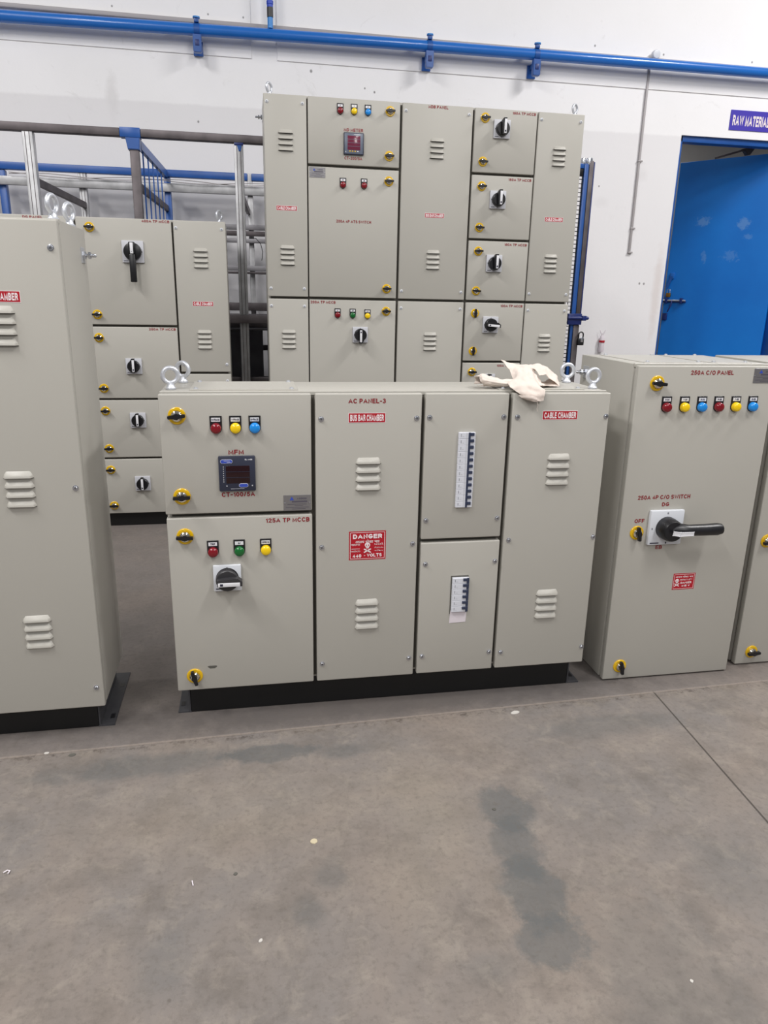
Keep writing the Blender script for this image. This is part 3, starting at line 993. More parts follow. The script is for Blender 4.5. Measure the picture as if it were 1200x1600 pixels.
def cabinet(label, X, Y, yaw, W, D, zb, zt, plinth=True, inset=0.035, flanges=(True, True), feet=0.04, cat='electrical cabinet'):
    t = thing('switchgear_cabinet', label, cat, (X, Y, 0), yaw)
    b = MB()
    b.box(0.001, W - 0.001, TH + 0.009, D, zb, zt, M_ENAMEL, 0.003, 2)
    # front channel, set in from the doors all round
    b.box(0.014, W - 0.014, TH, TH + 0.010, zb + 0.012, zt - 0.012, M_GAPSHADE)
    # folded lip along the top front edge
    b.box(0.001, W - 0.001, TH + 0.004, TH + 0.014, zt - 0.010, zt + 0.0015, M_ENAMEL, 0.0015, 1)
    b.build('body', t)
    if plinth:
        p = MB()
        p.box(0.030, W - 0.030, inset, D - 0.01, 0.0, zb, M_BLACK_PAINT, 0.002, 1)
        p.build('plinth', t)
        for s, on in zip((0, 1), flanges):
            if on:
                f = MB()
                x0, x1 = (-0.006, 0.032) if s == 0 else (W - 0.032, W + 0.012)
                f.box(x0, x1, inset, D + 0.03, 0.0, 0.004, M_CHARCOAL)
                xr = 0.026 if s == 0 else W - 0.030
                f.box(xr, xr + 0.004, inset, D + 0.0, 0.004, zb, M_CHARCOAL)
                xc = (x0 + x1) / 2 - (0.008 if s == 0 else -0.010)
                for yy in (inset + 0.045, D - 0.05):
                    f.prism([(xc - 0.006, 0.0), (xc + 0.006, 0.0), (xc + 0.006, 0.0002), (xc - 0.006, 0.0002)], 0, 0.0001, M_BLACK_PAINT)
                    f.box(xc - 0.006, xc + 0.006, yy - 0.012, yy + 0.012, 0.004, 0.0046, M_KNOB)
                f.build('foot_flange', t)
    return t


def eyes(t, spots, z):
    for x, y, a in spots:
        put('lifting_eye', cached('eye', eye_mesh), t, (x, y, z), (0, 0, a))


def gland(t, x0, x1, y0, y1, z, n=2):
    b = MB()
    b.box(x0, x1, y0, y1, z - 0.001, z + 0.0018, M_ENAMEL, 0.0006, 1)
    for i in range(n):
        for yy in (y0 + 0.012, y1 - 0.012):
            x = x0 + 0.016 + (x1 - x0 - 0.032) * i / (n - 1)
            b.lathe([(0.0075, 0.0015), (0.0075, 0.0025), (0.0055, 0.003), (0.005, 0.006), (0, 0.007)], x, z, M_ZINC, 14, axis='z', cy=yy)
    b.build('gland_plate', t)


# ------------------------------------------------------------------ setting
def flat(name, x0, x1, y0, y1, z0, z1, m):
    return struct(MB().box(x0, x1, y0, y1, z0, z1, m).build(name, smooth=0))


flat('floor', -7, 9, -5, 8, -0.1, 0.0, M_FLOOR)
WY = 5.40
DX0, DX1, DZ = 3.174, 4.23, 2.378
w = MB()
w.box(-7, DX0, WY, WY + 0.18, 0, 5.6, M_WALL)
w.box(DX0, DX1, WY, WY + 0.18, DZ, 5.6, M_WALL)
w.box(DX1, 9, WY, WY + 0.18, 0, 5.6, M_WALL)
struct(w.build('wall_back', smooth=0))
struct(MB().box(-7, 0.082, WY - 0.007, WY, 2.655, 5.6, M_WALL, 0.002, 1).build('trim_1', smooth=0))
struct(MB().box(0.245, 9, WY - 0.007, WY, 2.655, 5.6, M_WALL, 0.002, 1).build('trim_2', smooth=0))
flat('wall_store_room', 2.2, 5.4, 7.3, 7.4, 0, 3.0, M_INWALL)
flat('ceiling', 2.2, 5.4, WY + 0.18, 7.3, 2.95, 3.0, M_INWALL)

# door: steel frame, leaf swung into the store room
dr = struct(thing('door_1', 'blue steel door standing half open into the store room under the violet sign', 'door', (0, 0, 0)))
b = MB()
b.box(DX0 + 0.0, DX0 + 0.026, WY + 0.02, WY + 0.13, 0, DZ, M_BLUE, 0.003)
b.box(DX1 - 0.030, DX1, WY + 0.02, WY + 0.13, 0, DZ, M_BLUE, 0.003)
b.box(DX0, DX1, WY + 0.02, WY + 0.06, DZ - 0.040, DZ, M_BLUE, 0.003)
b.box(DX0, DX1, WY + 0.06, WY + 0.13, DZ - 0.034, DZ, M_BLUE, 0.003)
b.build('door_frame', dr)
dv = Vector((0.42, -0.55, 0)).normalized()
yaw = math.atan2(dv.y, dv.x)
lf = MB()
LW = 0.86
lf.box(0, LW, 0, 0.04, 0.01, 2.335, M_DOOR, 0.002, 1)
leaf = lf.build('door_leaf', dr, (3.65, 6.17, 0), (0, 0, yaw))
h = MB()
h.box(-0.012, 0.20, -0.014, -0.002, 1.202, 1.214, M_BLUED, 0.002)
h.lathe([(0.007, 0), (0.007, 0.21), (0, 0.21)], -0.012, 1.218, M_ZINC, 12, axis='x', cy=-0.020)
for x in (0.02, 0.15):
    h.box(x, x + 0.022, -0.030, 0, 1.195, 1.240, M_BLUED, 0.002)
h.tube([(0.08, -0.025, 1.218), (0.085, -0.035, 1.19), (0.07, -0.035, 1.15), (0.055, -0.03, 1.12)], 0.006, M_BLUED)
h.build('slide_bolt', leaf, (0.0, 0, 0))
h = MB()
h.box(0.035, 0.07, -0.012, 0, 1.40, 1.45, M_PIPE, 0.002)
h.beam((0.052, -0.012, 1.42), (0.02, -0.02, 1.32), 0.006, 0.022, M_BLUE, up=(1, 0, 0))
h.box(0.01, 0.05, -0.02, 0, 1.05, 1.11, M_BLUED, 0.004)
h.build('hasp', leaf)
cl = MB()
cl.beam((3.60, 5.60, 2.276), (3.87, 5.60, 2.356), 0.014, 0.014, M_BARE)
cl.prism([(3.862, 2.308), (3.882, 2.312), (3.918, 2.362), (3.822, 2.352)], 5.58, 5.62, M_CHARCOAL, 0.003)
cl.box(3.84, 3.90, 5.50, 5.60, 2.352, 2.366, M_CHARCOAL, 0.002)
cl.build('door_closer_arm', dr)
pk = thing('padlock', 'small brass padlock hanging on the hasp of the blue door', 'padlock', (3.662, 6.125, 1.245), yaw)
MB().box(-0.02, 0.02, -0.012, 0.004, 0.0, 0.036, M_BRASS, 0.003).build('lock_body', pk)
MB().tube([(-0.012, -0.004, 0.034)] + [(-0.012 * math.cos(a), -0.004, 0.056 + 0.012 * math.sin(a)) for a in [PI * k / 8 for k in range(9)]] + [(0.012, -0.004, 0.034)], 0.003, M_CHROME, 8).build('shackle', pk)

# sign over the door
sg = tag(MB().box(3.545, 3.905, WY - 0.006, WY, 2.432, 2.566, M_SIGN, 0.001, 1).build('door_sign', smooth=0), 'violet blue sign with white RAW MATERIAL lettering above the blue door', 'sign')
MB().text('RAW MATERIAL', 3.716, 2.497, 0.302, 0.070, M_WHITESTK, y=WY - 0.0070, bold=0.03).build('lettering', sg, smooth=0)

# ------------------------------------------------------------------ wall services
pb = MB()
pb.tube([(-6.0, 5.31, 2.70), (-1.386, 5.31, 2.7546), (0.93, 5.31, 2.782), (2.225, 5.31, 2.788), (3.742, 5.31, 2.792), (7.0, 5.31, 2.798)], 0.0338, M_PIPE, 24)
tag(pb.build('air_pipe'), 'thick glossy blue pipe running along the whole white wall', 'pipe')


def pz(x):
    return 2.7546 + (x + 1.386) * 0.0118 if x < 1 else 2.782 + (x - 0.93) * 0.0036


for i, x in enumerate((-0.251, 1.235, 1.978)):
    lab = ('blue pipe clamp on the thick pipe, left of the thin riser', 'blue pipe clamp on the thick pipe, middle one of the three', 'blue pipe clamp on the thick pipe, nearest to the door')[i]
    t = thing('pipe_clamp', lab, 'pipe clamp', (x, 5.31, pz(x)), 0, 'blue clamps along the pipe')
    c = MB()
    ring = []
    c.lathe([(0.0365, -0.017), (0.0365, 0.017), (0.0335, 0.017), (0.0335, -0.017), (0.0365, -0.017)], 0, 0, M_BLUE, 28, axis='x')
    c.box(-0.014, 0.014, -0.028, 0.0, 0.034, 0.060, M_BLUE, 0.003)
    c.build('strap', t)
    c = MB()
    c.lathe([(0.022, 0.058), (0.022, 0.066), (0.006, 0.070), (0, 0.070)], 0, 0, M_PIPEL, 16, axis='z', cy=-0.014)
    c.build('bolt', t)
    c = MB()
    c.prism([(-0.020, -0.132), (0.020, -0.132), (0.026, -0.122), (0.026, -0.032), (-0.026, -0.032), (-0.026, -0.122)], -0.034, 0.0, M_BLUE, 0.003)
    c.box(-0.012, 0.012, -0.037, -0.033, -0.095, -0.062, M_BLUED, 0.001)
    c.build('hanger_plate', t)
    c = MB()
    c.beam((0, 0.001, -0.06), (0, 0.082, -0.06), 0.03, 0.03, M_BLUE)
    c.box(-0.03, 0.03, 0.070, 0.082, -0.125, -0.045, M_BLUE, 0.002)
    c.build('wall_bracket', t)

t = thing('riser_pipe', 'thin light blue riser pipe going up from the thick pipe', 'pipe', (0.2023, 5.31, 2.808))
MB().lathe([(0.017, 0.0), (0.017, 0.06)], 0, 0, M_PIPEL, 20, axis='z').build('lower_pipe', t)
MB().lathe([(0.0195, 0.062), (0.0195, 0.115), (0.017, 0.115)], 0, 0, M_KNOBG, 20, axis='z').build('black_coupling', t)
MB().lathe([(0.019, 0.115), (0.019, 0.130), (0.021, 0.132), (0.021, 0.150), (0.018, 0.152)], 0, 0, M_PIPED, 20, axis='z').build('union', t)
MB().lathe([(0.0165, 0.152), (0.0165, 2.6)], 0, 0, M_PIPEL, 20, axis='z').build('upper_pipe', t)

c = MB()
c.box(-6.0, 8.0, WY - 0.034, WY - 0.0072, 2.822, 2.846, M_CABLE, 0.003)
tag(c.build('cable_trunking'), 'pale grey trunking on the wall just above the blue pipe', 'trunking')
t = thing('wall_conduit', 'slim grey conduit dropping down the white wall left of the blue door', 'conduit', (2.855, WY, 1.55))
MB().box(-0.008, 0.008, -0.018, -0.001, 0.0, 1.30, M_CABLE, 0.004).build('conduit_run', t)
for z in (0.0, 0.17, 0.63):
    MB().box(-0.012, 0.024, -0.021, 0.0, z, z + 0.012, M_CABLE, 0.003).build('saddle', t)
tag(MB().lathe([(0.030, 0.0), (0.030, -0.020), (0.026, -0.028), (0.0, -0.031)], 2.875, 2.862, M_PLATEW, 24, cy=WY - 0.034).build('junction_box'), 'small round white junction box above the blue pipe and conduit', 'junction box')

# ------------------------------------------------------------------ storage rack behind the cabinets
rk = thing('storage_rack', 'long steel tube rack against the white wall behind the cabinets', 'rack', (-1.5, 4.2, 0))


def rpart(name, x0, x1, y0, y1, z0, z1, m, label=None, bev=0.004, grooved=False):
    b = MB()
    x0, x1, y0, y1 = x0 + 1.5, x1 + 1.5, y0 - 4.2, y1 - 4.2
    b.box(x0, x1, y0, y1, z0, z1, m, bev)
    if grooved:
        ww = x1 - x0
        for f in (0.30, 0.70):
            b.box(x0 + ww * f - 0.0015, x0 + ww * f + 0.0015, y0 - 0.0008, y0 + 0.002, z0, z1, M_BARE)
    o = b.build(name, rk)
    if label:
        o['label'] = label
    return o


rpart('post', -1.062, -1.012, 4.20, 4.25, 0, 1.944, M_GALV, grooved=True)
rpart('post', -0.558, -0.514, 4.20, 4.25, 0, 1.90, M_BARE, 'bare brown steel post')
rpart('post', -0.040, 0.008, 4.20, 4.25, 0, 1.944, M_GALV, grooved=True)
rpart('post', 1.35, 1.40, 4.20, 4.25, 0, 1.944, M_GALV)
rpart('post', -1.478, -1.436, 5.20, 5.25, 0, 1.90, M_BLUE, 'blue post')
rpart('post', -1.012, -0.966, 5.20, 5.25, 0, 1.945, M_GALV, grooved=True)
rpart('post', -0.495, -0.455, 5.20, 5.25, 0, 1.90, M_BLUE, 'blue post')
rpart('post', 0.028, 0.062, 5.20, 5.25, 0, 1.945, M_GALV)
rpart('post', 1.35, 1.40, 5.20, 5.25, 0, 1.945, M_GALV)
for x0, x1 in ((-2.2, -0.60), (-0.50, 1.40)):
    rpart('top_beam', x0, x1, 4.195, 4.245, 1.944, 1.982, M_BARE, 'dark bare steel beam')
g = MB()
g.box(0.90, 1.00, -0.008, 0.05, 1.940, 1.986, M_BLUE, 0.003)
g.prism([(0.935, 1.885), (0.992, 1.885), (0.996, 1.942), (0.925, 1.942)], -0.008, 0.052, M_BLUE, 0.003)
g.build('gusset', rk)['label'] = 'blue painted joint plate'
g = MB()
g.box(1.462, 1.508, -0.004, 0.052, 1.932, 1.945, M_BLUED, 0.002)
g.prism([(1.476, 1.932), (1.500, 1.932), (1.494, 1.905), (1.484, 1.905)], -0.003, 0.0, M_BLUE)
g.build('gusset', rk)
for x0, x1 in ((-2.2, 0.03), (0.055, 1.35)):
    rpart('rear_beam', x0, x1, 5.19, 5.24, 1.902, 1.945, M_BLUE, 'blue rear beam')
rpart('rear_rail', -2.2, 1.35, 5.17, 5.20, 1.812, 1.862, M_GALV)
for x in (-1.035, -0.535, -0.02):
    MB().beam((x + 1.5, 0.05, 1.725), (x + 1.55, 1.0, 1.715), 0.022, 0.034, M_BARE).build('side_rail', rk)
MB().beam((0.985, 0.05, 1.918), (1.02, 1.0, 1.918), 0.02, 0.042, M_BLUE).build('side_rail', rk)['label'] = 'blue top side rail'
for k in range(5):
    f = 0.10 + 0.17 * k
    MB().beam((0.985 + 0.035 * f, 0.05 + 0.95 * f, 1.90), (0.985 + 0.035 * f, 0.05 + 0.95 * f, 1.10), 0.007, 0.007, M_BLUE).build('side_bar', rk)
for z0, z1, y, m in ((1.600, 1.632, 5.16, M_DULLG), (1.562, 1.592, 5.14, M_BARE), (1.520, 1.546, 5.15, M_DULLG), (1.345, 1.378, 5.16, M_DULLG), (1.325, 1.340, 5.14, M_BARE), (1.090, 1.142, 5.14, M_BARE), (0.83, 0.866, 5.14, M_BARE), (0.56, 0.62, 5.14, M_DARKST)):
    rpart('shelf_bar', -1.43, 1.35, y, y + 0.03, z0, z1, m)
rpart('front_beam', -1.2, 1.40, 4.15, 4.195, 1.043, 1.088, M_BARE, 'bare steel front beam')
rpart('front_beam', -1.2, 1.40, 4.25, 4.29, 0.72, 0.745, M_BARE)
for z in (1.0, 0.55, 0.12):
    rpart('shelf', -1.2, 1.40, 4.30, 5.12, z, z + 0.012, M_DARKST)
# stock lying in the rack
random.seed(11)
SL = [('flat grey steel bar stock lying on the top shelf of the rack', 1.013), ('dark steel bar stock lying on the middle shelf of the rack', 0.563), ('dark steel bar stock lying on the lowest shelf of the rack', 0.133)]
for lab, z in SL:
    for k in range(5):
        x0 = -1.15 + random.uniform(0, 0.1)
        yy = 4.36 + k * 0.145
        zz = random.choice((0.03, 0.045, 0.06))
        o = MB().box(0, 2.45, 0, 0.11, 0, zz, M_DARKST if z < 1 else M_BARE, 0.003).build('steel_bar', None, (x0, yy, z))
        tag(o, lab, 'steel bar', 'steel stock in the rack')
# dark steel sheets standing at the back of the lower shelves
for k in range(2):
    o = MB().box(0, 1.2, 0, 0.02, 0, 0.40, M_SHEET, 0.001).build('steel_sheet', None, (-1.1 + 1.23 * k, 5.09, 0.60 - 0.035))
    tag(o, ('dark steel sheet standing at the back of the middle shelf, left one', 'dark steel sheet standing at the back of the middle shelf, behind the gap between cabinets')[k], 'steel sheet', 'steel stock in the rack')
# two loose wires hanging over the rear rail
for k, (z, dz) in enumerate(((1.885, -0.012), (1.872, 0.0))):
    pts = [(-1.4 + 2.7 * i / 24, 5.155 - 0.004 * k, z + dz + 0.010 * math.sin(i * 0.9 + k * 2) - 0.0) for i in range(25)]
    tag(MB().tube(pts, 0.0028, M_CABLE, 6).build('cable'), ('upper loose grey cable strung along the rack rail', 'lower loose grey cable strung along the rack rail')[k], 'cable', 'cables on the rack')
pts = [(0.03, 4.26, 1.49), (0.06, 4.262, 1.488), (0.085, 4.262, 1.46), (0.095, 4.262, 1.42), (0.092, 4.262, 1.39), (0.088, 4.262, 1.375)]
tag(MB().tube(pts, 0.0022, M_KNOBG, 6).build('wire'), 'short dark wire curling off the rack post between the cabinets', 'wire')

# ------------------------------------------------------------------ mesh gate right of the tall cabinet
gt = thing('mesh_gate', 'blue framed wire mesh gate behind the tall cabinet on its right', 'gate', (1.45, 4.15, 0))
X0, X1 = 0.0, 0.425
MB().box(X1, X1 + 0.026, -0.002, 0.028, 0.0, 1.93, M_BLUE, 0.002).build('frame_upright', gt)
MB().box(X0, X0 + 0.025, 0.0, 0.028, 0.0, 1.93, M_BLUE, 0.002).build('frame_upright', gt)
MB().box(X0 + 0.025, X1, 0.0, 0.028, 1.905, 1.93, M_BLUE, 0.002).build('frame_rail', gt)
MB().box(X0 + 0.025, X1, 0.0, 0.028, 0.05, 0.08, M_BLUE, 0.002).build('frame_rail', gt)
MB().box(X1 - 0.055, X1 - 0.002, 0.004, 0.02, 1.865, 1.905, M_KNOB, 0.001).build('corner_plate', gt)
ms = MB()
n = 19
for i in range(n):
    x = X0 + 0.03 + (X1 - X0 - 0.032) * i / (n - 1)
    ms.beam((x, 0.012, 0.08), (x, 0.012, 1.905), 0.0040, 0.0040, M_MESH)
for i in range(80):
    z = 0.095 + i * 0.0228
    ms.beam((X0 + 0.025, 0.015, z), (X1, 0.015, z), 0.0040, 0.0040, M_MESH)
ms.build('wire_mesh', gt)
MB().box(X1 + 0.026, X1 + 0.052, -0.006, 0.03, 1.06, 1.945, M_BARE, 0.003).build('gate_post', gt)['label'] = 'bare steel gate post'
MB().box(X1 + 0.016, X1 + 0.052, -0.010, 0.028, 0.0, 1.06, M_BARE, 0.003).build('gate_post', gt)
MB().box(X1 + 0.052, X1 + 0.060, -0.004, 0.03, 1.10, 1.94, M_BLUED, 0.002).build('gate_stop', gt)
cp = MB()
cp.lathe([(0.017, 0.0), (0.019, 0.02), (0.017, 0.035), (0.0, 0.04)], X1 + 0.030, 1.925, M_CHROME, 14, axis='z', cy=0.012)
cp.lathe([(0.014, 0.0), (0.016, 0.02), (0.012, 0.033), (0.0, 0.036)], X1 - 0.005, 1.925, M_CHROME, 14, axis='z', cy=0.014)
cp.build('post_cap', gt)
lt = MB()
lt.box(X1 - 0.028, X1 + 0.058, -0.022, -0.004, 1.062, 1.125, M_BLUED, 0.003)
lt.lathe([(0.010, -0.05), (0.010, 0.075), (0.006, 0.080), (0, 0.080)], X1 + 0.02, 1.10, M_BLUED, 14, axis='x', cy=-0.022)
lt.box(X1 + 0.055, X1 + 0.082, -0.034, -0.010, 1.086, 1.114, M_BLUED, 0.003)
lt.build('latch', gt)
pd = thing('padlock', 'dark padlock hanging from the latch of the mesh gate', 'padlock', (1.45 + X1 + 0.062, 4.128, 0.945))
MB().tube([(-0.014, 0, 0.035)] + [(-0.014 * math.cos(a), 0, 0.062 + 0.014 * math.sin(a)) for a in [PI * k / 8 for k in range(9)]] + [(0.014, 0, 0.035)], 0.004, M_KNOB, 8).build('shackle', pd)
MB().box(-0.019, 0.019, -0.009, 0.009, 0.0, 0.040, M_KNOB, 0.004).build('lock_body', pd)
MB().box(-0.004, 0.012, -0.0105, -0.008, 0.018, 0.048, M_CHROME, 0.001).build('key_tag', pd)

# ------------------------------------------------------------------ cabinet 1: the low wide one in the middle
A = cabinet('low wide pebble grey cabinet lettered AC PANEL-3 in the foreground, cloth on top', -0.2317, 1.9326, -0.002, 1.246, 0.256, 0.0925, 0.948)
zt, zb = 0.9455, 0.0925
door(A, 'door', 0.0, 0.391, 0.624, zt, [
    ('lock', 0.0445, 0.890, -6), ('lock', 0.0455, 0.674, -2),
    ('lamp', 0.142, 0.857, 'r', 'R-PHASE'), ('lamp', 0.192, 0.857, 'y', 'Y-PHASE'), ('lamp', 0.242, 0.857, 'b', 'B-PHASE'),
    ('text', 0.191, 0.7925, 'MFM', 0.040, 0.0125), ('meter', 0.192, 0.735, 'navy'), ('text', 0.193, 0.676, 'CT-100/5A', 0.088, 0.0125),
    ('plate', 0.351, 0.6475, 0.075, 0.044)])
door(A, 'door', 0.001, 0.392, zb, 0.613, [
    ('lock', 0.047, 0.562, 2), ('lock', 0.0505, 0.139, 75),
    ('lamp', 0.119, 0.515, 'r', 'TRIP'), ('lamp', 0.190, 0.515, 'g', 'ON'), ('lamp', 0.262, 0.515, 'y', 'SPRING'),
    ('text', 0.324, 0.599, '125A TP MCCB', 0.120, 0.0125),
    ('switch', 0.1545, 0.4385, 0.076, 0.031, 90, True, 0, True),
    ('mesh', 0.101, 0.163, 'scuff_mark', MB().prism([(0.012 * math.cos(a) * (1 + 0.25 * math.sin(3 * a)), 0.006 * math.sin(a) * (1 + 0.3 * math.cos(2 * a))) for a in [2 * PI * k / 14 for k in range(14)]], -0.0003, 0.0, M_SLOT))])
door(A, 'access_cover', 0.402, 0.694, zb, zt, four_screws(0.4175, 0.680, 0.878, 0.1495, 0.5145) + [
    ('text', 0.542, 0.926, 'AC PANEL-3', 0.102, 0.0125), ('sticker', 0.542, 0.8805, 'BUS BAR CHAMBER', 0.102, 0.027),
    ('louvre', 0.5475, 0.771), ('louvre', 0.549, 0.350), ('danger', 0.548, 0.515, 'large')])
door(A, 'access_cover', 0.704, 0.943, 0.526, zt, four_screws(0.7165, 0.930, 0.8795, 0.583) + [('breakers', 0.824, 0.8295, 12, False)])
sl = MB()
sl.prism([(-0.0265, -0.022), (0.0245, -0.020), (0.0265, 0.0195), (-0.0245, 0.0195)], -0.0012, -0.0004, M_PAPER)
sp = MB()
sp.box(-0.0275, 0.0265, -0.0008, 0, -0.062, 0.060, M_SLOT)
door(A, 'access_cover', 0.705, 0.944, 0.0935, 0.5145, four_screws(0.720, 0.932, 0.4495, 0.152) + [
    ('mesh', 0.827, 0.349, 'cutout', sp), ('breakers', 0.828, 0.3955, 6, True), ('mesh', 0.8265, 0.2790, 'paper_slip', sl)])
door(A, 'access_cover', 0.954, 1.246, zb + 0.001, zt, four_screws(0.970, 1.2375, 0.8785, 0.148, 0.5135) + [
    ('sticker', 1.097, 0.883, 'CABLE CHAMBER', 0.106, 0.026), ('louvre', 1.105, 0.772), ('louvre', 1.1055, 0.350)])
eyes(A, [(0.026, 0.079, 0.15), (0.045, 0.236, -0.5), (1.226, 0.079, 0.05), (1.214, 0.236, -0.1)], 0.949)
gland(A, 0.075, 0.36, 0.055, 0.245, 0.949)
gland(A, 0.93, 1.19, 0.055, 0.245, 0.949)

# ------------------------------------------------------------------ cabinet 2: the tall one behind
B = cabinet('tallest pebble grey cabinet lettered MDB PANEL, five columns of doors, behind', 0.1047, 3.7824, -0.001, 1.5815, 0.33, 0.085, 2.087)
zt, zb, zs = 2.0845, 0.088, 1.1775
Lc, Lw = 0.072, 0.0


def cover(P, u0, u1, z0, z1, lz, st=None, txt=None, inset=0.0155):
    it = four_screws(u0 + inset, u1 - 0.019, z1 - 0.034, z0 + 0.038, None, 'painted_screw')
    uc = (u0 + u1) / 2
    for z in lz:
        it.append(('louvre', uc, z))
    if st:
        it.append(('sticker', uc, st[1], st[0], 0.099, 0.022))
    if txt:
        it.append(('text', uc, txt[1], txt[0], txt[2], txt[3]))
    return door(P, 'access_cover', u0, u1, z0, z1, it)


cover(B, 0.0, 0.198, 1.189, zt, (1.938, 1.429), ('CABLE CHAMBER', 1.596))
cover(B, 0.0, 0.198, zb, zs, (1.029, 0.35))
cover(B, 0.656, 1.004, 1.189, zt, (1.940, 1.428), ('BUS BAR CHAMBER', 1.590), ('MDB PANEL', 2.074, 0.098, 0.013))
cover(B, 0.656, 1.004, zb, zs, (1.025, 0.35))
cover(B, 1.3405, 1.5815, 1.189, zt, (1.936, 1.426), ('CABLE CHAMBER', 1.594))
cover(B, 1.3405, 1.5815, zb, zs, (1.023, 0.35))
door(B, 'door', 0.204, 0.644, 1.798, zt, [
    ('lock', 0.595, 2.042), ('lock', 0.594, 1.848), ('lamp', 0.356, 2.030, 'r', 'R'), ('lamp', 0.422, 2.031, 'y', 'Y'), ('lamp', 0.488, 2.031, 'b', 'B'),
    ('text', 0.420, 1.952, 'MD METER', 0.092, 0.014), ('meter', 0.4205, 1.892, 'grey'), ('text', 0.420, 1.830, 'CT-200/5A', 0.085, 0.014)])
door(B, 'door', 0.204, 0.644, 1.190, 1.786, [
    ('lock', 0.595, 1.736), ('lock', 0.594, 1.236), ('lamp', 0.370, 1.710, 'r', 'DG'), ('lamp', 0.473, 1.711, 'r', 'EB'),
    ('text', 0.424, 1.547, '200A 4P ATS SWITCH', 0.172, 0.013), ('plate', 0.247, 1.760, 0.076, 0.045)])
door(B, 'door', 0.204, 0.644, zb, zs, [
    ('lock', 0.594, 1.126), ('lamp', 0.345, 1.104, 'r', 'ON'), ('lamp', 0.422, 1.104, 'g', 'OFF'), ('lamp', 0.498, 1.102, 'y', 'TRIP'),
    ('text', 0.272, 1.165, '200A TP MCCB', 0.125, 0.013), ('switch', 0.461, 1.008, 0.078, 0.031, 180, False, 0, False), ('lock', 0.594, 0.14)])
rows = [(1.798, zt, '160A TP MCCB', 0), (1.491, 1.786, '160A TP MCCB', 0), (1.190, 1.480, '160A TP MCCB', 0), (0.880, zs, '100A TP MCCB', 90), (0.575, 0.869, '100A TP MCCB', 0), (zb, 0.564, '100A TP MCCB', 0)]
locks = [(2.042, 1.847, 0), (1.735, 1.543, 0), (1.430, 1.236, 0), (1.124, 0.931, 90), (0.822, 0.63, 0), (0.51, 0.14, 0)]
sws = [1.995, 1.675, 1.3725, 1.067, 0.770, 0.42]
for (z0, z1, tx, ang), (l1, l2, la), sz in zip(rows, locks, sws):
    door(B, 'door', 1.0145, 1.334, z0, z1, [('lock', 1.066, l1, la), ('lock', 1.065, l2, la if la else 4), ('text', 1.264, z1 - 0.014, tx, 0.120, 0.012), ('switch', 1.152, sz, 0.084, 0.033, ang + (5 if ang else 0), False, 0, False)])
eyes(B, [(0.03, 0.07, 0.9), (1.555, 0.07, 0.6), (0.03, 0.30, 0.9), (1.555, 0.30, 0.6)], 2.088)
put('earthing_stud', cached('studl', lambda: stud_mesh(-1)), B, (0.002, 0.262, 2.037))

# ------------------------------------------------------------------ cabinet 3: left, behind
LX = -0.0904 - 1.20
Cc = cabinet('pebble grey cabinet at the back left lettered 400A TP MCCB, stack of switch doors', LX, 3.8479, 0.0, 1.20, 0.27, 0.0714, 1.530, inset=0.03)
zt = 1.5285
cover(Cc, 0.954, 1.20, 0.812, zt, (1.407, 1.020), ('CABLE CHAMBER', 1.1455), inset=0.012)
cover(Cc, 0.954, 1.20, 0.074, 0.801, (0.65, 0.3), inset=0.012)
dl = [(1.040, zt, '400A TP MCCB', 1.485, 1.087), (0.680, 1.029, '200A TP MCCB', 0.977, 0.730), (0.376, 0.670, '', 0.617, 0.424), (0.076, 0.366, '', 0.312, 0.120)]
for i, (z0, z1, tx, l1, l2) in enumerate(dl):
    it = [('lock', 0.572, l1), ('lock', 0.574, l2)]
    if tx:
        it.append(('text', 0.874, z1 - 0.0085, tx, 0.128, 0.012))
    if i == 0:
        it.append(('switch', 0.762, 1.380, 0.100, 0.041, 0, False, 0.140, False))
    else:
        it.append(('switch', 0.7265, (0, 0.840, 0.569, 0.237)[i], 0.077, 0.030, 0, False, 0, False))
    door(Cc, 'door', 0.511, 0.9455, z0, z1, it)
door(Cc, 'access_cover', 0.0, 0.500, 0.812, zt, four_screws(0.015, 0.485, 1.47, 0.86) + [('text', 0.326, 1.5195, 'DG PANEL', 0.088, 0.012)])
door(Cc, 'access_cover', 0.0, 0.500, 0.074, 0.801, four_screws(0.015, 0.485, 0.76, 0.12))
eyes(Cc, [(1.17, 0.10, 0.9), (0.03, 0.10, 0.9)], 1.531)

# ------------------------------------------------------------------ cabinet 4: left foreground, cut by the frame
W4 = 0.90
D4 = cabinet('tall plain grey cabinet cut off by the left edge, nearest on the left', -0.4232 - W4, 1.8874, 0.0028, W4, 0.314, 0.0867, 1.3525, inset=0.04)
zt = 1.350
door(D4, 'access_cover', W4 - 0.299, W4, 0.0875, zt, four_screws(W4 - 0.281, W4 - 0.0185, 1.289, 0.147, 0.715) + [
    ('sticker', W4 - 0.149, 1.1785, 'CABLE CHAMBER', 0.106, 0.026), ('louvre', W4 - 0.1475, 1.158), ('louvre', W4 - 0.1495, 0.762), ('louvre', W4 - 0.1485, 0.372)])
door(D4, 'access_cover', 0.0, W4 - 0.309, 0.0875, zt, four_screws(0.018, W4 - 0.328, 1.289, 0.147, 0.715))
eyes(D4, [(W4 - 0.022, 0.070, 1.25), (W4 - 0.022, 0.245, 1.2), (0.03, 0.07, 1.2)], 1.3535)
put('earthing_stud', cached('studr', lambda: stud_mesh(1)), D4, (W4 - 0.002, 0.262, 1.285))

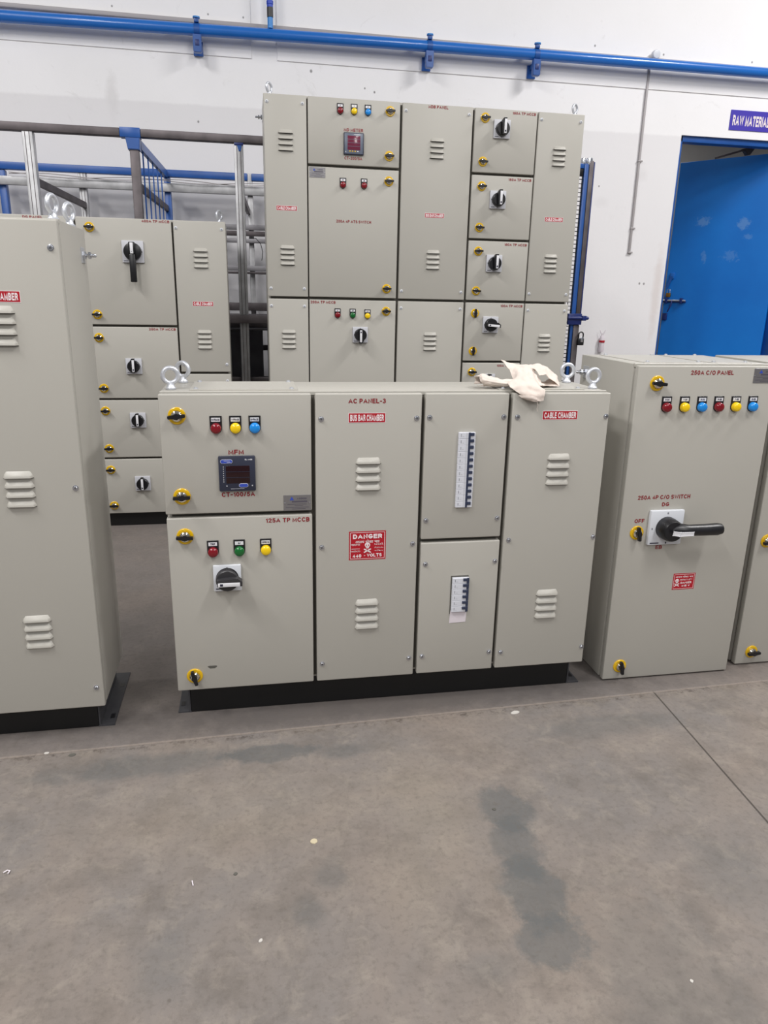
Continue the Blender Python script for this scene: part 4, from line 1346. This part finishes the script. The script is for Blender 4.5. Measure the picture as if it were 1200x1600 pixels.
# ------------------------------------------------------------------ cabinet 5: changeover panel on the right
E5 = cabinet('pebble grey cabinet lettered 250A C/O PANEL with a long black lever handle', 1.1087, 1.9615, 0.0034, 0.4527, 0.378, 0.003, 1.0225, plinth=False)
lever = MB()
lever.box(-0.057, 0.057, -0.014, 0, -0.056, 0.056, M_PLATEW, 0.004)
lever.lathe([(0.036, -0.014), (0.036, -0.030), (0.034, -0.050), (0.030, -0.058), (0.0, -0.060)], 0, 0, M_KNOB, 36)
pts = [(-0.012, -0.046, 0.002), (0.02, -0.052, 0.004), (0.05, -0.055, 0.003), (0.10, -0.056, 0.003), (0.145, -0.056, 0.0035), (0.158, -0.056, 0.004), (0.164, -0.055, 0.004)]
lever.tube(pts, [0.010, 0.021, 0.0175, 0.0180, 0.0190, 0.0165, 0.008], M_KNOB, 20, flat=0.75 if False else 1.0)
lever.beam((-0.012, -0.0742, 0.001), (0.012, -0.0748, -0.003), 0.003, 0.013, M_LABEL, 0.001, up=(0, 0, 1))
lever.beam((0.008, -0.0748, -0.003), (0.056, -0.0728, -0.003), 0.003, 0.012, M_LABEL, 0.001, up=(0, 0, 1))
lever.quad(-0.050, -0.020, -0.051, -0.047, M_PRINT, y=-0.0143)
for tx, uu, zz in (('II', 0, 0.047), ('I', 0.004, -0.049), ('O', -0.048, -0.002)):
    lever.text(tx, uu, zz, 0.004, 0.006, M_PLATE if tx == 'X' else M_PRINT, y=-0.0143)
door(E5, 'door', 0.0, 0.4527, 0.004, 1.019, [
    ('lock', 0.063, 0.969, 5), ('lock', 0.057, 0.510, 80), ('lock', 0.055, 0.051, 80),
    ('lamp', 0.101, 0.899, 'r', 'R-DG'), ('lamp', 0.159, 0.899, 'y', 'Y-DG'), ('lamp', 0.216, 0.899, 'b', 'B-DG'), ('lamp', 0.272, 0.899, 'r', 'R-EB'), ('lamp', 0.329, 0.899, 'y', 'Y-EB'), ('lamp', 0.386, 0.899, 'b', 'B-EB'),
    ('text', 0.238, 1.0, '250A C/O PANEL', 0.140, 0.0125), ('text', 0.135, 0.6225, '250A 4P C/O SWITCH', 0.176, 0.013),
    ('text', 0.143, 0.599, 'DG', 0.024, 0.012), ('text', 0.062, 0.548, 'OFF', 0.033, 0.0125), ('text', 0.139, 0.459, 'EB', 0.022, 0.012),
    ('plate', 0.414, 0.991, 0.076, 0.044), ('mesh', 0.1475, 0.527, 'lever_switch', lever), ('danger', 0.2437, 0.3385, 'small')])
gland(E5, 0.05, 0.25, 0.06, 0.35, 1.0225)
gland(E5, 0.27, 0.41, 0.06, 0.35, 1.0225)
put('earthing_stud', cached('studl', lambda: stud_mesh(-1)), E5, (0.002, 0.335, 0.968))

# ------------------------------------------------------------------ cabinet 6: right edge
F6 = cabinet('narrow strip of a pebble grey cabinet at the right edge beside the changeover cabinet', 1.6152, 1.9947, 0.002, 0.45, 0.36, 0.003, 1.0225, plinth=False)
door(F6, 'door', 0.0, 0.45, 0.004, 1.019, [('lock', 0.040, 0.452, -10), ('lock', 0.056, 0.049, -4), ('lock', 0.06, 0.969, 0), ('louvre', 0.3, 0.6)])

# ------------------------------------------------------------------ cotton cloth on the low cabinet
def sheet(b, rows, thick=0.0016):
    """smooth surface through rows of points, with a little thickness"""
    t = bmesh.new()
    g = [[t.verts.new(p) for p in r] for r in rows]
    for r, q in zip(g, g[1:]):
        for i in range(len(r) - 1):
            t.faces.new((r[i], r[i + 1], q[i + 1], q[i]))
    for _ in range(3):
        bmesh.ops.subdivide_edges(t, edges=t.edges[:], cuts=1, use_grid_fill=True, smooth=0.6)
    rnd = random.Random(3)
    from mathutils import noise as mn
    t.normal_update()
    for v in t.verts:
        v.co += v.normal * 0.0034 * mn.noise(v.co * 38) + v.normal * 0.0018 * mn.noise(v.co * 95)
    res = bmesh.ops.solidify(t, geom=t.faces[:], thickness=thick)
    for v in t.verts:
        if v.co.y > 1.928:
            v.co.z = max(v.co.z, 0.9535)
    bmesh.ops.recalc_face_normals(t, faces=t.faces[:])
    b.merge(t, M_CLOTH)


Z = 0.953
cb = MB()
# left roll, lying on the top with its open mouth to the left
rows = []
for x, r, dz, yy in ((0.640, 0.017, 0.0, 2.035), (0.662, 0.020, 0.002, 2.03), (0.69, 0.016, 0.0, 2.02), (0.72, 0.013, 0.0, 2.01), (0.76, 0.014, 0.0, 2.00)):
    rows.append([(x + 0.010 * math.cos(a * 1.3) + (0.018 if (x < 0.65 and math.cos(a) < 0) else 0.0), yy + 1.55 * r * math.cos(a), Z + r * 0.85 + dz + r * 0.85 * math.sin(a)) for a in [-0.9 + 2 * PI * 0.93 * k / 9 for k in range(10)]])
sheet(cb, rows)
# middle length: from the peak at the back, down over the front edge
rows = [[(0.738, 2.10, 1.022), (0.770, 2.105, 1.010), (0.80, 2.10, 1.008), (0.825, 2.09, 1.008), (0.845, 2.08, 1.000)],
        [(0.757, 2.07, 0.996), (0.775, 2.07, 1.004), (0.80, 2.065, 1.006), (0.818, 2.06, 1.000), (0.826, 2.06, 0.985)],
        [(0.752, 2.02, 0.972), (0.768, 2.02, 0.990), (0.79, 2.015, 0.994), (0.808, 2.01, 0.985), (0.822, 2.01, 0.962)],
        [(0.720, 1.975, 0.966), (0.742, 1.97, 0.978), (0.77, 1.965, 0.983), (0.796, 1.96, 0.974), (0.812, 1.965, 0.957)],
        [(0.714, 1.938, 0.959), (0.736, 1.932, 0.964), (0.765, 1.928, 0.966), (0.793, 1.926, 0.962), (0.812, 1.93, 0.953)],
        [(0.735, 1.922, 0.946), (0.748, 1.917, 0.945), (0.770, 1.914, 0.943), (0.792, 1.914, 0.940), (0.808, 1.918, 0.940)],
        [(0.752, 1.922, 0.936), (0.760, 1.916, 0.932), (0.778, 1.913, 0.927), (0.794, 1.913, 0.925), (0.806, 1.918, 0.926)]]
sheet(cb, rows)
# folded hem showing at the front end
rows = [[(0.733, 1.921, 0.941), (0.750, 1.913, 0.943), (0.770, 1.909, 0.940), (0.783, 1.909, 0.936)],
        [(0.740, 1.918, 0.936), (0.755, 1.910, 0.936), (0.772, 1.906, 0.933), (0.782, 1.907, 0.930)],
        [(0.750, 1.919, 0.933), (0.760, 1.912, 0.930), (0.774, 1.909, 0.926), (0.783, 1.910, 0.925)]]
sheet(cb, rows)
# right loop arching back to the top
rows = [[(0.820, 2.11, 1.006), (0.825, 2.08, 1.004), (0.832, 2.05, 0.996), (0.835, 2.03, 0.985)],
        [(0.845, 2.12, 1.009), (0.852, 2.09, 1.012), (0.856, 2.05, 1.004), (0.855, 2.03, 0.988)],
        [(0.872, 2.12, 1.004), (0.878, 2.09, 1.004), (0.876, 2.05, 0.995), (0.868, 2.03, 0.975)],
        [(0.895, 2.12, 0.988), (0.902, 2.09, 0.986), (0.898, 2.05, 0.980), (0.882, 2.02, 0.966)],
        [(0.905, 2.12, 0.966), (0.910, 2.09, 0.965), (0.905, 2.05, 0.962), (0.892, 2.015, 0.957)],
        [(0.890, 2.12, 0.955), (0.885, 2.09, 0.956), (0.875, 2.05, 0.955), (0.868, 2.01, 0.955)],
        [(0.850, 2.11, 0.955), (0.845, 2.08, 0.956), (0.835, 2.04, 0.955), (0.820, 2.00, 0.955)]]
sheet(cb, rows)
# curl inside the loop and the tongue lying flat
rows = [[(0.812, 2.05, 0.988), (0.822, 2.06, 0.992), (0.834, 2.06, 0.990)],
        [(0.815, 2.03, 0.978), (0.828, 2.04, 0.984), (0.840, 2.045, 0.976)],
        [(0.812, 2.01, 0.962), (0.826, 2.02, 0.968), (0.842, 2.03, 0.960)],
        [(0.806, 1.99, 0.956), (0.825, 1.99, 0.957), (0.850, 2.01, 0.956)]]
sheet(cb, rows)
cb.tube([(0.785, 1.912, 0.926), (0.788, 1.909, 0.915), (0.786, 1.911, 0.905), (0.789, 1.910, 0.897)], 0.0006, M_CLOTH, 5)
tag(cb.build('cotton_cloth', smooth=60), 'crumpled cream cotton cloth draped over the top front edge of the low cabinet', 'cloth')

# ------------------------------------------------------------------ litter on the floor
def chip(x, y, r, m, name, label, cat, sx=1.0, rot=0.0, group=None):
    n = 9
    rr = random.Random(int(x * 1000))
    b = MB()
    t = bmesh.new()
    lo = [t.verts.new((r * sx * math.cos(2 * PI * k / n) * rr.uniform(0.85, 1.1), r * math.sin(2 * PI * k / n) * rr.uniform(0.85, 1.1), 0.0002)) for k in range(n)]
    hi = [t.verts.new((v.co.x * 0.94, v.co.y * 0.94, 0.0016)) for v in lo]
    t.faces.new(hi)
    t.faces.new(lo[::-1])
    for k in range(n):
        t.faces.new((lo[k], lo[(k + 1) % n], hi[(k + 1) % n], hi[k]))
    b.merge(t, m)
    return tag(b.build(name, None, (x, y, 0), (0, 0, rot)), label, cat, group)


chip(0.111, 1.377, 0.0085, M_CREAM, 'paper_disc', 'round cream disc lying alone on the open concrete floor', 'paper disc')
chip(0.757, 1.822, 0.008, M_SCRAP, 'paper_scrap', 'white paper scrap on the floor by the joint in front of the low cabinet', 'paper scrap', 2.0, 0.2)
chip(-0.568, 1.818, 0.005, M_SCRAP, 'paper_scrap', 'white speck of paper on the floor in front of the left foreground cabinet', 'paper scrap', 1.4)
chip(0.764, 0.912, 0.0035, M_SCRAP, 'paper_scrap', 'tiny white scrap on the floor at the lower right', 'paper scrap')
chip(-0.013, 1.127, 0.0035, M_SCRAP, 'paper_scrap', 'tiny white scrap on the floor below the cream disc', 'paper scrap', 1.5, 0.8)
chip(-0.063, 1.306, 0.0045, M_SLOT, 'cement_chip', 'small dark chip on the floor left of the cream disc', 'cement chip')
chip(0.555, 1.417, 0.005, M_SLOT, 'cement_chip', 'small dark chip on the blue grey floor stain', 'cement chip')
chip(-0.499, 1.80, 0.007, M_SLOT, 'cement_chip', 'small dark lump on the floor by the joint, far left', 'cement chip', 1.4)
tg = MB().tube([(0, 0, 0.003), (0.006, 0.006, 0.003), (0.012, 0.004, 0.003), (0.010, -0.004, 0.003)], 0.0014, M_PAPER, 6)
tag(tg.build('wire_clipping', None, (-0.549, 1.384, 0)), 'pale curled clipping on the floor at the left edge', 'clipping')
tag(MB().tube([(0, 0, 0.0015), (0.003, -0.014, 0.0015)], 0.0013, M_PAPER, 6).build('wire_clipping', None, (-0.153, 1.300, 0)), 'short pale straight clipping on the floor left of the cream disc', 'clipping')
# taped white bottle-like bundle low on the wall beside the changeover cabinet
bt = thing('taped_bundle', 'small white bundle with red tape on the wall above the changeover cabinet', 'bundle', (2.70, WY, 0.82))
MB().lathe([(0.018, 0.0), (0.022, 0.02), (0.018, 0.06), (0.020, 0.10), (0.012, 0.12), (0.0, 0.125)], 0, 0, M_PAPER, 12, axis='z', cy=-0.024).build('wrapping', bt)
MB().lathe([(0.0215, 0.072), (0.0225, 0.080), (0.0215, 0.088)], 0, 0, M_REDSTK, 12, axis='z', cy=-0.024).build('tape', bt)
for s in (-1, 1):
    MB().tube([(0.0, -0.022, 0.115), (0.012 * s, -0.024, 0.14), (0.022 * s, -0.022, 0.165)], 0.003, M_PAPER, 6).build('cable_end', bt)
